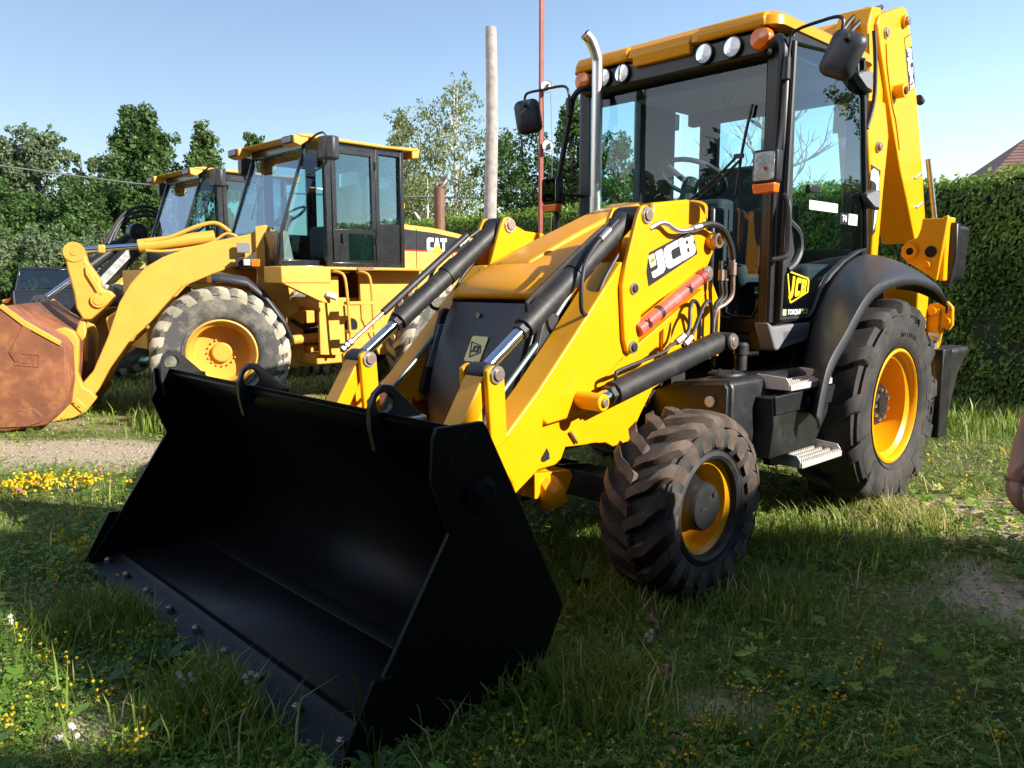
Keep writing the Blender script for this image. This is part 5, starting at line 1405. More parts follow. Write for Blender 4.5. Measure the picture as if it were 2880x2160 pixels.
    place_mesh(curve_mesh([[(-.10, -.0875), (.10, -.0875), (.0, .01)]], 'logo_triangle', .0008), 'logo_triangle', DECY, hd_, basis(XB, YB, (-1.335, .5585, 1.905)))
    sk_ = MB().tube([(-1.85, 0, 2.05), (-1.85, 0, 2.72)], .075, 18, 1).build('exhaust_stack', RUSTB, Lr)
    sh = []
    for k in range(18):
        a = 2 * pi * k / 18
        sh.append(((-1.85 + cos(a) * .078, sin(a) * .078, 2.70), (-1.90 + cos(a) * .078, sin(a) * .078, 2.80 - cos(a) * .09)))
    mb = MB(); mb.loft([[p[0] for p in sh], [p[1] for p in sh]], True); mb.build('stack_tip', paint('burnt_steel', (.42, .33, .27), .4, metal=.7, var=.2), sk_, solid=.004)
    MB().lathe([(.0, .34), (.06, .34), (.085, .31), (.085, .25), (.06, .22), (.045, .2), (.045, 0)], (-1.15, .0, 2.14), 18, 'z').build('air_precleaner', CYEL, Lr)
    # platform, steps
    mb = MB(); mb.bb(-1.05, .48, .56, .90, 1.565, 1.60); mb.bb(-1.05, .48, -.90, -.56, 1.565, 1.60)
    mb.bb(.46, 1.06, .52, .90, 1.42, 1.60); mb.bb(.46, 1.06, -.90, -.52, 1.42, 1.60)
    mb.build('platform', CYEL, Lr, bevel=.012)
    for s in (1, -1):
        MB().plate([(1.04, 1.42), (.47, 1.42), (.47, 1.20), (.56, 1.21)], s * .82, s * .89).build('platform_gusset', CYEL, Lr, bevel=.006)
        MB().plate([(.50, 1.50), (.50, .62), (.24, .60), (.24, 1.50)], s * .66, s * .70).build('step_side_plate', CYEL, Lr, bevel=.005)
        MB().plate([(-.10, 1.56), (-.12, 1.0), (-.36, .56), (-.62, .56), (-1.0, 1.56)], s * .58, s * .62).build('hood_skirt', CYEL, Lr, bevel=.005)
    return cf
loader_cab(L1)
# ladder on the near loader
ld = MB()
ld.tube([(.42, .86, 1.55), (.36, .98, 1.52), (.33, 1.0, 1.35), (.30, 1.0, .88), (.28, 1.0, .76)], .016, 8, 3)
ld.tube([(.10, .86, 1.55), (.03, .98, 1.52), (.0, 1.0, 1.35), (-.02, 1.0, .88), (-.04, 1.0, .76)], .016, 8, 3)
ldr = ld.build('ladder', CYEL, L1)
for z in (.88, 1.20):
    MB().bb(-.02, .31, .90, 1.02, z - .018, z + .018).build('tread', CYEL, ldr, bevel=.004)
for k in range(6):
    for j in range(3):
        MB().cyl((.13 - .05 * k + .1, .90 - .06 * j - .0, 1.601), (.13 - .05 * k + .1, .90 - .06 * j, 1.603), .012, 8).build('grip_hole', DARKH, ldr)
MB().bb(.12, -.10, .905, .915, 1.565, 1.598).build('hazard_tape', paint('brown_grip_tape', (.25, .14, .04), .8, var=.4, scale=60), L1)
MB().cyl((.52, .90, 1.30), (.44, .97, 1.26), .035, 14).build('work_lamp', WHITE, L1)
mb = MB(); mb.bb(-2.3, .20, -.45, .45, .55, 1.25); mb.bb(-.1, .5, -.62, .62, .50, .62); mb.build('rear_chassis', CYEL, L1, bevel=.015)
MB().plate([(.23, 1.16), (.23, .62), (-.05, .58), (-.34, .62), (-.34, 1.16)], .55, .60).build('battery_panel', CYEL, L1, bevel=.006)
MB().lathe([(.0, 0), (.085, 0), (.085, .012), (0, .012)], (.02, .60, .93), 24).build('panel_opening', DARKH, L1)
mb = MB()
for k in range(4):
    mb.tube([(.20, .30 - .1 * k, .95 - .05 * k), (.4, .34 - .1 * k, .88), (.60, .25 - .1 * k, 1.0 - .06 * k)], .025, 6)
mb.build('hoses', HOSE, L1)
mb = MB(); mb.bb(.1, .62, -.25, .25, .45, .70); mb.bb(.1, .6, -.2, .2, .95, 1.1); mb.cyl((.15, .35, .80), (.7, .42, .78), .055, 14); mb.build('articulation_joint', CYEL, L1, bevel=.015)
for s in (1, -1):
    wheel(L1, 'rear_wheel', (-1.15, s * .79, .695), .705, .45, .355, -.03, 22, .30, .030, .075, RUBM, CYEL, True, s, wallmat=RUBG, shoulder=.05, hubmat=CYEL, hub_prof=[(.0, .03), (.10, .03), (.12, .0), (.12, -.04)], bolts=12, bolt_r=.16)
    wheel(L1, 'front_wheel', (1.2, s * .83, .675), .715, .45, .355, -.05, 22, .30, .030, .075, RUBM, CYEL, True, s, xf=XF, wallmat=RUBG, shoulder=.05, hubmat=CYEL, hub_prof=[(.0, .0), (.09, .0), (.105, -.012), (.11, -.06)], bolts=16, bolt_r=.145)
    # front fender
    fo = [(1.27, 1.47), (1.18, 1.485), (.92, 1.44), (.73, 1.28), (.55, 1.02), (.46, .78)]
    rows = [[(x, s * .60, z + .03), (x, s * .80, z + .045), (x, s * .98, z + .03), (x, s * 1.02, z), (x, s * 1.03, z - .05)] for (x, z) in fo]
    mb = MB(XF); mb.loft(rows); mb.build('front_fender', PLAST, L1, smooth=50, solid=.015)
    # lift arm
    ap = [(.66, 2.04), (.74, 2.04), (.86, 1.96), (1.25, 1.87), (1.52, 1.79), (1.75, 1.70), (1.93, 1.59), (2.08, 1.42), (2.20, 1.22), (2.33, .86), (2.49, .50), (2.64, .33), (2.62, .22), (2.53, .20), (2.45, .30), (2.33, .52), (2.13, .80), (1.93, .98), (1.76, 1.18), (1.58, 1.38), (1.30, 1.50), (1.0, 1.62), (.72, 1.84), (.64, 1.95)]
    mb = MB(XF); mb.plate(ap, s * .47, s * .60); am_ = mb.build('lift_arm', CYEL, L1, bevel=.012)
    mb = MB(XF); mb.plate([(.80, 2.04), (.68, 2.06), (.52, 1.94), (.53, 1.63), (.47, 1.41), (.45, 1.22), (.36, 1.19), (.36, 1.10), (.95, .80), (1.1, 1.0), (.80, 1.44)], s * .605, s * .66); mb.build('front_tower', CYEL, L1, bevel=.01)
    mb = MB(XF); mb.plate([(.68, 1.88), (.62, 1.88), (.61, 1.72), (.66, 1.72)], s * .662, s * .675); mb.build('tower_tag', CYEL, L1, bevel=.005)
    mb = MB(XF); mb.bb(.93, 1.02, s * .66, s * .74, 1.60, 1.70); lh_ = mb.build('lamp_bracket', BLKM, L1, bevel=.008)
    mb = MB(XF); mb.bb(.80, .95, s * .68, s * .80, 1.60, 1.69); mb.build('lamp_body', BLKM, lh_, bevel=.01)
    mb = MB(XF); mb.bb(.87, .94, s * .795, s * .81, 1.61, 1.68); mb.build('lamp_lens', ALU, lh_, bevel=.006)
    mb = MB(XF); mb.bb(.77, .86, s * .795, s * .815, 1.60, 1.68); mb.build('lamp_indicator', ORANGE, lh_, bevel=.006)
    mb = MB(XF); mb.bb(.86, 1.0, s * .66, s * .70, 1.75, 1.86); mb.build('lamp_guard', GREYP, lh_, bevel=.006)
    # bucket hangers
    mb = MB(XF); mb.plate([(2.80, .95), (2.72, .97), (2.63, .93), (2.59, .84), (2.60, .68), (2.62, .50), (2.58, .35), (2.50, .29), (2.46, .22), (2.56, .09), (2.68, .03), (2.90, -.01), (2.92, .05), (2.80, .20), (2.72, .45), (2.72, .62), (2.80, .80)], s * .62, s * .74); hg = mb.build('coupler_plate', CYEL, L1, bevel=.01)
    mb = MB(XF); mb.plate([(2.70, .20), (2.64, .24), (2.55, .13), (2.60, .08)], s * .742, s * .76); mb.build('pin_plate', CYEL, hg, bevel=.006)
    for (x, z) in ((2.61, .16), (2.655, .20)):
        mb = MB(XF); mb.cyl((x, s * .76, z), (x, s * .775, z), .016, 10); mb.build('pin_bolt', CYEL, hg)
# bell crank, tilt cylinder, cross tube
mb = MB(XF); mb.plate([(2.62, 1.86), (2.70, 1.865), (2.76, 1.82), (2.78, 1.74), (2.75, 1.66), (2.74, 1.58), (2.69, 1.30), (2.68, 1.15), (2.62, 1.02), (2.54, 1.02), (2.44, 1.11), (2.36, 1.17), (2.28, 1.27), (2.33, 1.33), (2.42, 1.36), (2.42, 1.46), (2.54, 1.66), (2.56, 1.78)], .02, .16); bc = mb.build('bell_crank', CYEL, L1, bevel=.02)
mb = MB(XF); mb.lathe([(.0, .02), (.035, .02), (.038, .012), (.105, .012), (.11, 0)], (2.66, .16, 1.755), 28); mb.build('crank_boss', CYEL, bc)
mb = MB(XF); mb.lathe([(.0, .04), (.05, .04), (.055, .03), (.08, .03), (.085, 0)], (2.45, .16, 1.235), 24); mb.build('crank_pivot', CYEL, bc)
mb = MB(XF); mb.plate([(2.56, 1.60), (2.50, 1.52), (2.40, 1.30), (2.43, 1.26), (2.46, 1.32), (2.56, 1.52)], .161, .19); mb.build('crank_rib', CYEL, bc, bevel=.006)
mb = MB(XF); mb.cyl((2.03, .09, 1.83), (1.22, .09, 1.95), .075, 20); tc_ = mb.build('tilt_cylinder', CYEL, L1, bevel=.008)
mb = MB(XF); mb.cyl((2.64, .09, 1.775), (1.98, .09, 1.835), .034, 16); mb.build('rod', CHROME, tc_)
mb = MB(XF); mb.bb(2.36, 2.43, .04, .14, 1.75, 1.84); mb.build('rod_clamp', CYEL, tc_, bevel=.01)
mb = MB(XF); mb.tube([(1.95, .14, 1.88), (1.7, .15, 1.93), (1.4, .16, 2.06), (1.2, .16, 2.10), (1.05, .2, 2.0)], .022, 8); mb.build('hydraulic_pipe', CYEL, tc_)
mb = MB(XF); mb.tube([(1.95, .15, 1.78), (1.7, .17, 1.78), (1.3, .18, 1.86), (1.1, .2, 1.98), (.98, .2, 1.95)], .016, 8); mb.build('hydraulic_pipe', CYEL, tc_)
mb = MB(XF); mb.prism([(2.36, 1.05), (2.20, 1.16), (2.02, 1.1), (1.98, .90), (2.15, .74), (2.32, .78)], -.47, .47); mb.build('cross_tube', CYEL, L1, bevel=.02)
mb = MB(XF); mb.plate([(2.60, 1.05), (2.66, 1.02), (2.74, .80), (2.70, .55), (2.62, .55), (2.60, .80)], .0, .12); mb.build('tilt_link', CYEL, L1, bevel=.02)
mb = MB(XF); mb.bb(.3, 1.55, -.46, .46, .50, 1.15); mb.bb(.9, 1.45, -.62, .62, .50, .80); mb.build('front_chassis', CYEL, L1, bevel=.015)
# rusty bucket
bp_ = [(3.75, .03), (3.2, .02), (2.84, .06), (2.70, .20), (2.655, .45), (2.65, .78), (2.70, .87), (2.96, 1.05), (3.12, 1.20)]
mb = MB(XF); mb.loft([[(x, y, z) for (x, z) in bp_] for y in (-1.22, 1.22)]); lbk = mb.build('bucket', RUST, L1, smooth=40, solid=.03)
for s in (1, -1):
    mb = MB(XF); mb.plate([(3.75, .03), (3.2, .015), (2.84, .05), (2.70, .19), (2.65, .45), (2.64, .80), (2.96, 1.06), (3.13, 1.22), (3.40, .70)], s * 1.20, s * 1.225); sd = mb.build('bucket_side', RUST, lbk, bevel=.006)
    mb = MB(XF); mb.plate([(2.66, .86), (2.96, 1.07), (3.13, 1.23), (3.17, 1.20), (2.98, 1.02), (2.68, .82)], s * 1.226, s * 1.24); mb.build('worn_edge', CYEL, lbk, bevel=.005)
    mb = MB(XF); mb.plate([(3.06, .66), (3.11, .76), (2.97, 1.04), (2.90, 1.0), (3.0, .76)], s * 1.226, s * 1.236); mb.build('wear_strip', RUST, lbk, bevel=.004)
    mb = MB(XF); mb.plate([(3.75, .05), (3.75, .20), (2.94, .22), (2.86, .14), (2.88, .08), (3.0, .04)], s * 1.226, s * 1.245); mb.build('heel_plate', RUST, lbk, bevel=.008)
o = place_mesh(curve_mesh([rounded(-.105, .105, -.062, .062, .01), rounded(-.095, .095, -.052, .052, .008)], 'cast_frame', .004), 'cast_frame', RUST, lbk, basis((-1, 0, -.12), (0, 0, 1), (2.965, 1.228, .69), XF))
for c_, me_ in word('CAT', .07, .15, .06):
    place_mesh(me_, 'cast_letter', RUST, lbk, basis((-1, 0, -.12), (0, 0, 1), (2.965, 1.229, .69), XF))

# second loader, further back
L2 = thing('wheel_loader', 'second loader behind the amber one, showing only its cab and black boom cylinder', 'wheel loader', (-4.39, 12.27, 0), LR, 'wheel loaders parked in a row')
for ch in list(L1.children):
    if ch.name.split('.')[0] in ('cab_frame', 'door', 'windscreen', 'rear_window', 'cab_roof', 'mirror', 'seat', 'dashboard', 'rear_trim', 'steering_wheel', 'platform', 'platform_gusset', 'step_side_plate', 'hood_skirt', 'hood', 'rear_chassis', 'rear_wheel', 'articulation_joint'):
        copy_tree(ch, L2)
def w2l(p):
    d = Vector(p) - Vector((-4.39, 12.27, 0)); c_, s_ = cos(-LR), sin(-LR)
    return Vector((d.x * c_ - d.y * s_, d.x * s_ + d.y * c_, d.z))
A_, B_ = w2l((-5.84, 12.6, 2.20)), w2l((-6.57, 11.2, 1.18))
o = MB().cyl(A_.lerp(B_, .10), A_.lerp(B_, .66), .085, 18).build('boom_cylinder', BLK, L2, bevel=.01)
MB().cyl(A_.lerp(B_, .62), B_, .040, 14).build('rod', CHROME, o); MB().cyl(A_ - Vector((.0, .0, 0)) + Vector((0, .10, 0)), A_ - Vector((0, .10, 0)), .14, 22).build('cylinder_boss', BLK, o, bevel=.02); MB().cyl(A_ + Vector((0, .09, 0)), A_ + Vector((0, .13, 0)), .06, 16).build('boss_pin', BLKM, o, bevel=.008)
lk = [w2l((-6.60, 11.2, 1.16)), w2l((-6.67, 11.0, .96))]
mb = MB(); mb.tube([tuple(lk[0]), tuple(lk[1])], .095, 14, 1)
for q in lk:
    mb.cyl(q + Vector((0, .10, 0)), q + Vector((0, -.06, 0)), .10, 18)
    mb.cyl(q + Vector((0, .13, 0)), q + Vector((0, .10, 0)), .055, 14)
mb.build('tilt_links', BLK, L2, bevel=.008)
Cc = [w2l(p) for p in ((-5.75, 12.4, 2.0), (-6.35, 11.5, .95), (-6.40, 10.95, .45))]
MB().tube([tuple(p) for p in Cc], .14, 8, 3).build('boom', BLK, L2)
MB().tube([tuple(w2l(p)) for p in ((-5.60, 12.5, 1.75), (-6.0, 11.8, 1.15), (-6.32, 11.3, .55))], .10, 8, 3).build('boom_beam', CYEL, L2)
for k in range(3):
    pts = [w2l((-6.15 + .05 * k, 12.2, 2.0)), w2l((-5.95, 12.4, 2.45 - .05 * k)), w2l((-5.70 + .04 * k, 12.6, 2.60 - .07 * k)), w2l((-5.52, 12.8, 2.50 - .08 * k)), w2l((-5.45, 12.9, 2.28 - .02 * k))]
    MB().tube([tuple(p) for p in pts], .026, 8).build('hose', HOSE, L2)
XF2 = Matrix.Translation(w2l((-5.95, 11.95, 0))) @ Matrix.Rotation(radians(-12), 4, 'Z')
wheel(L2, 'front_wheel', (0, 0, .71), .70, .45, .355, -.05, 20, .30, .045, .07, RUBM, CYEL, True, 1, xf=XF2, wallmat=RUBG, shoulder=.05, hubmat=CYEL, hub_prof=[(.0, .0), (.09, .0), (.105, -.012), (.11, -.06)])
MB().bb(1.0, 1.35, -.4, .4, .5, 1.6).build('front_chassis', CYEL, L2, bevel=.02)

# ---------------------------------------------------------------- pickup truck far left
TP = paint('black_car_paint', (0.012, 0.012, 0.014), 0.15, var=0.1, coat=0.8)
TGL = glass('tinted_car_glass', (0.35, 0.40, 0.42), 2.5)
TR = atan2(.86, -.51)
K = thing('pickup_truck', 'black crew cab pickup parked by the bushes at the far left', 'truck', (-14.75, 25.6, 0), TR)
mb = MB(); mb.prism([(2.7, .55), (2.75, .95), (2.6, 1.15), (1.5, 1.22), (-2.6, 1.22), (-2.7, .95), (-2.7, .55)], -.95, .95); mb.build('body', TP, K, bevel=.06, seg=3)
mb = MB()
for (a, b_) in (((1.45, 1.20), (.85, 1.84)), ((.30, 1.2), (.30, 1.84)), ((-.72, 1.2), (-.60, 1.84))):
    for s in (1, -1):
        mb.add([(a[0] + .06, s * .93, a[1]), (a[0] - .06, s * .93, a[1]), (b_[0] - .05, s * .80, b_[1]), (b_[0] + .05, s * .80, b_[1]), (a[0] + .06, s * .87, a[1]), (a[0] - .06, s * .87, a[1]), (b_[0] - .05, s * .74, b_[1]), (b_[0] + .05, s * .74, b_[1])], [(0, 1, 2, 3), (7, 6, 5, 4), (0, 3, 7, 4), (1, 5, 6, 2), (0, 4, 5, 1), (3, 2, 6, 7)])
mb.prism([(.92, 1.82), (.80, 1.90), (-.55, 1.90), (-.66, 1.82)], -.80, .80); mb.build('cab', TP, K, bevel=.02)
mb = MB()
for s in (1, -1):
    mb.add([(1.38, s * .90, 1.2), (-.66, s * .90, 1.2), (-.56, s * .78, 1.83), (.82, s * .78, 1.83)], [(0, 1, 2, 3)])
mb.add([(-.70, .88, 1.24), (-.70, -.88, 1.24), (-.60, -.76, 1.82), (-.60, .76, 1.82)], [(0, 1, 2, 3)]); mb.add([(1.45, .88, 1.22), (1.45, -.88, 1.22), (.90, -.76, 1.83), (.90, .76, 1.83)], [(0, 1, 2, 3)])
mb.build('window', TGL, K, smooth=0)
for s in (1, -1):
    for x in (1.75, -1.7):
        w_ = MB().lathe([(.24, -.12), (.36, -.12), (.39, -.08), (.39, .08), (.36, .12), (.24, .12), (.22, .05), (.0, .05)], (x, s * .86, .39), 28).build('wheel', RUB, K)
    MB().bb(1.25, 1.42, s * .95, s * 1.18, 1.22, 1.50).build('wing_mirror', TP, K, bevel=.05)
    MB().bb(-.25, -.10, s * .955, s * .975, 1.03, 1.07).build('door_handle', TP, K)
tag(MB().prism([(.0, .0), (.12, .0), (.21, .11), (.24, .17), (.05, .13), (-.08, .10)], -.12, .12).build('orange_tray', ORANGE, bevel=.02), 'small faded orange tray left of the pickup truck', 'tray').location = (-15.35, 24.3, .80)
tag(MB().tube([(-.25, 0, 0), (0, 0, .5), (.05, 0, .8)], .02, 6).tube([(.25, 0, 0), (.1, 0, .5), (.05, 0, .8)], .02, 6).build('trestle', BLKM), 'dark trestle under the orange tray', 'trestle').location = (-15.3, 24.3, 0)

# ---------------------------------------------------------------- the person at the right edge
P0 = Vector((1.885, 2.30, 0)); PRZ = radians(112)
SKIN = paint('sun_tanned_skin', (0.36, 0.17, 0.115), 0.5, var=0.12, scale=9)
person = thing('person', 'person in a dark t-shirt at the right edge, only a hanging bare hand in view', 'person', P0, 0)
def skin_obj(name, verts, edges, radii, mat, parent, root=0, sub=2):
    me = bpy.data.meshes.new(name)
    me.from_pydata([tuple(v) for v in verts], edges, [])
    o = bpy.data.objects.new(name, me); link(o, parent)
    me.materials.append(mat)
    o.modifiers.new('skin', 'SKIN').use_smooth_shade = True
    for i, r_ in enumerate(radii):
        sv = me.skin_vertices[0].data[i]
        sv.radius = (r_, r_) if not isinstance(r_, tuple) else r_
        sv.use_root = (i == root)
    md = o.modifiers.new('sub', 'SUBSURF'); md.levels = sub; md.render_levels = sub
    return o
# body: local x to the picture's right, y away from the camera. The figure faces left, towards the machine
V, E_, R_ = [], [], []
def jv(p, r_, prev=None):
    V.append(p); R_.append(r_)
    if prev is not None:
        E_.append((prev, len(V) - 1))
    return len(V) - 1
pel = jv((0, 0, .95), .135); sp1 = jv((0, 0, 1.12), .125, pel); ch = jv((0, 0, 1.32), .14, sp1); nk = jv((-.01, 0, 1.47), .060, ch); nk2 = jv((-.015, 0, 1.53), .055, nk)
hd1 = jv((-.03, 0, 1.61), .085, nk2); hd2 = jv((-.02, 0, 1.70), .092, hd1); hd3 = jv((-.015, 0, 1.765), .07, hd2)
for s in (1, -1):
    hp = jv((0, s * .10, .88), .10, pel); kn = jv((-.01, s * .11, .49), .062, hp); an = jv((.02, s * .115, .10), .042, kn); to = jv((-.10, s * .13, .04), .035, an)
sh_ = {}
for s in (1, -1):
    a = jv((0, s * .17, 1.40), .062, ch)
    if s > 0:
        b_ = jv((.02, .24, 1.12), .045, a); c_ = jv((.0, .25, .92), .034, b_); d_ = jv((-.01, .25, .80), .030, c_)
    else:                                                           # near hand: hangs forward of the hip, in view
        b_ = jv((-.33, -.28, 1.26), .046, a); c_ = jv((-.555, -.335, 1.15), .042, b_); d_ = jv((-.60, -.345, 1.00), .033, c_)
    sh_[s] = d_
for s in (1, -1):
    w0 = Vector(V[sh_[s]]); dirn = (Vector((-.30, -.05, -1)) if s < 0 else Vector((0, 0, -1))).normalized()
    acr = Vector((.35, 1, -.1)).normalized()
    acr = (acr - dirn * acr.dot(dirn)).normalized()
    curl = dirn.cross(acr).normalized()
    palm = jv(tuple(w0 + dirn * .040), .033, sh_[s])
    for k, (off, L_) in enumerate(((-.030, .070), (-.010, .080), (.010, .075), (.030, .060))):
        m1 = jv(tuple(w0 + dirn * .088 + acr * off), .0145, palm)
        q1 = w0 + dirn * (.088 + L_ * .42) + acr * off * 1.05 + curl * .014
        q2 = q1 + dirn * L_ * .16 + curl * .026
        q3 = q2 - dirn * L_ * .02 + curl * .022
        f1 = jv(tuple(q1), .0110, m1); f2 = jv(tuple(q2), .0100, f1); jv(tuple(q3), .0085, f2)
    t1 = jv(tuple(w0 + dirn * .045 - acr * .046 + curl * .016), .0130, palm); t2 = jv(tuple(w0 + dirn * .085 - acr * .060 + curl * .026), .0112, t1); jv(tuple(w0 + dirn * .118 - acr * .058 + curl * .032), .0098, t2)
body = skin_obj('body', V, E_, R_, SKIN, person)
def sub_skel(ids, grow, name, mat):
    mp = {i: k for k, i in enumerate(ids)}
    return skin_obj(name, [V[i] for i in ids], [(mp[a], mp[b_]) for a, b_ in E_ if a in mp and b_ in mp], [R_[i] + grow if not isinstance(grow, dict) else R_[i] + grow.get(i, .02) for i in ids], mat, person)
JEAN = paint('blue_denim', (0.035, 0.05, 0.09), 0.9, var=.2, scale=30); SHIRT = paint('dark_t_shirt', (0.03, 0.03, 0.035), 0.9)
sub_skel([0, 8, 9, 10, 12, 13, 14], .016, 'trousers', JEAN)
# t-shirt with short sleeves
vs2 = [V[0], V[1], V[2], tuple(Vector(V[3]) + Vector((0, 0, -.02))), V[16], tuple(Vector(V[16]).lerp(Vector(V[17]), .55)), V[20], tuple(Vector(V[20]).lerp(Vector(V[21]), .55))]
skin_obj('t_shirt', vs2, [(0, 1), (1, 2), (2, 3), (2, 4), (4, 5), (2, 6), (6, 7)], [.152, .145, .158, .072, .078, .072, .078, .072], SHIRT, person)
for s in (1, -1):
    mb = MB(); rows = []
    for (x, w_, h_) in ((.09, .030, .07), (.04, .042, .10), (-.06, .046, .075), (-.14, .044, .055), (-.18, .028, .04)):
        rows.append([(x + .0, s * .125 + cos(a) * w_, .012 + max(0, sin(a)) * h_) for a in [2 * pi * k / 12 for k in range(12)]])
    mb.loft(rows, True); mb.f += [tuple(range(12)), tuple(range(48, 60))]
    so = mb.build('shoe', paint('grey_shoe_leather', (.16, .145, .13), .6), person, smooth=60)
    so.data.transform(Matrix.Translation((0, 0, 0)))
hm = MB(); hm.lathe([(.0, .112), (.05, .10), (.085, .06), (.097, .01), (.094, -.05), (.085, -.075)], (-.01, 0, 1.70), 24, 'z'); hm.build('hair', paint('brown_hair', (.045, .028, .018), .6, bump=.6, bump_scale=90), person, smooth=60)
for s in (1, -1):
    MB().lathe([(0, .012), (.012, .006), (.013, 0)], (-.118, s * .032, 1.665), 10, 'x').build('eye', WHITE, person)
    MB().tube([(-.02, s * .088, 1.63), (-.03, s * .10, 1.66), (-.015, s * .095, 1.69)], .012, 6).build('ear', SKIN, person)
MB().tube([(-.115, 0, 1.675), (-.135, 0, 1.64), (-.118, 0, 1.625)], .012, 6).build('nose', SKIN, person); MB().tube([(-.105, -.025, 1.592), (-.115, 0, 1.59), (-.105, .025, 1.592)], .006, 5).build('mouth', paint('lips', (.30, .10, .08), .5), person)

# ---------------------------------------------------------------- grass, clover, flowers, gravel
GR = np.random.default_rng(2024)
def in_machine(x, y):
    """footprints where no plants stand: bucket floor, tyres"""
    dx, dy = x - MO.x, y - MO.y
    lx, ly = dx * MFW.x + dy * MFW.y, dx * MLF.x + dy * MLF.y
    m_ = (lx > .98) & (lx < 1.86) & (np.abs(ly) < 1.20)
    for (cx, hw, y0, y1) in ((-.08, .14, .88, 1.19), (-2.2, .22, .79, 1.18)):
        m_ |= (np.abs(lx - cx) < hw) & (np.abs(ly) > y0) & (np.abs(ly) < y1)
    return m_
def scatter(n, d0, d1, half=0.86, power=1.0, keep=None):
    """points in the yard before and around the camera, thinning out with distance"""
    u = GR.random(n)
    d = (d0 ** (1 - power) + u * (d1 ** (1 - power) - d0 ** (1 - power))) ** (1 / (1 - power)) if power != 1 else d0 * (d1 / d0) ** u
    a = (GR.random(n) * 2 - 1) * half
    x, y = d * np.sin(a) , d * np.cos(a)
    k = ~in_machine(x, y)
    dd = dirt_at(x, y)
    k &= GR.random(n) > (dd * 1.05 if keep is None else dd * keep)
    return x[k], y[k]
def blades(x, y, L0, L1_, w, lean=.55, sparse=None):
    n = len(x)
    z = height_at(x, y)
    a = GR.random(n) * 2 * pi
    patch = vnoise(x * .9, y * .9, 9) * .6 + vnoise(x * 2.7, y * 2.7, 10) * .4
    L_ = (L0 + (L1_ - L0) * GR.random(n) ** 1.6) * (.5 + 1.0 * patch)
    le = lean * (.25 + GR.random(n)) * L_
    dx, dy = np.cos(a), np.sin(a)
    px_, py_ = -dy, dx
    ww = w * (.6 + .8 * GR.random(n)) * np.clip(L_ / L1_ * 1.4, .5, 1.2)
    def row(f, h, k):
        return np.stack([x + dx * le * f - px_ * ww * k, y + dy * le * f - py_ * ww * k, z + L_ * h], 1), np.stack([x + dx * le * f + px_ * ww * k, y + dy * le * f + py_ * ww * k, z + L_ * h], 1)
    a0, b0 = row(0, -.04, 1); a1, b1 = row(.32, .55, .85); tip = np.stack([x + dx * le, y + dy * le, z + L_ * (.98 - .25 * GR.random(n))], 1)
    co = np.stack([a0, b0, b1, a1, tip], 1).reshape(-1, 3)
    base = np.arange(n)[:, None] * 5
    f = np.concatenate([base + np.array([[0, 1, 2]]), base + np.array([[0, 2, 3]]), base + np.array([[3, 2, 4]])], 0)
    tint = np.clip(.10 + .55 * GR.random(n) + .35 * (patch - .5), 0, .84)
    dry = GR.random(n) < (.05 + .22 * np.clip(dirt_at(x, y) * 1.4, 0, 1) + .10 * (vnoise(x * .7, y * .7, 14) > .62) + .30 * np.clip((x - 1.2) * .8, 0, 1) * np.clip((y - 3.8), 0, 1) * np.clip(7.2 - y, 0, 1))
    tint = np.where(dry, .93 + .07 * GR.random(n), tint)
    return co, f, np.repeat(tint, 5)
G_GRASS = leafmat('grass_blades', (0.075, 0.130, 0.016), (0.33, 0.45, 0.065), 0.48, dry=(0.68, 0.58, 0.26))
G_CLOV = leafmat('clover_leaves', (0.055, 0.130, 0.016), (0.28, 0.46, 0.065), 0.45, 0.36, dry=(0.68, 0.62, 0.22))
G_YEL = leafmat('yellow_petals', (0.60, 0.36, 0.008), (0.85, 0.62, 0.02), 0.25)
G_WHI = leafmat('white_clover_heads', (0.55, 0.48, 0.42), (0.80, 0.76, 0.68), 0.2)
G_PNK = leafmat('pink_clover_heads', (0.45, 0.16, 0.22), (0.62, 0.30, 0.34), 0.2)
G_STEM = leafmat('flower_stems', (0.05, 0.09, 0.02), (0.12, 0.17, 0.05), 0.2)
def stuff(name, label, co, f, t_, mat):
    o = link(bpy.data.objects.new(name, numpy_mesh(name, co, f, t_, mat)))
    o['kind'] = 'stuff'; o['label'] = label; o['category'] = name.replace('_', ' ')
    return o
def cat(parts):
    cs, fs, ts, k = [], [], [], 0
    for c_, f_, t_ in parts:
        cs.append(c_); fs.append(f_ + k); ts.append(t_); k += len(c_)
    return np.concatenate(cs), np.concatenate(fs), np.concatenate(ts)
parts = []
x, y = scatter(105000, 1.5, 5.0, power=.6); parts.append(blades(x, y, .012, .048, .0016, .9))
x, y = scatter(90000, 4.2, 10.5, power=.6); parts.append(blades(x, y, .015, .05, .0030, .9))
x, y = scatter(75000, 9.5, 30, half=.80, power=.7); parts.append(blades(x, y, .03, .09, .010, .8))
x, y = scatter(5000, 1.6, 8.0, power=.7); parts.append(blades(x, y, .08, .20, .0024, 1.0))
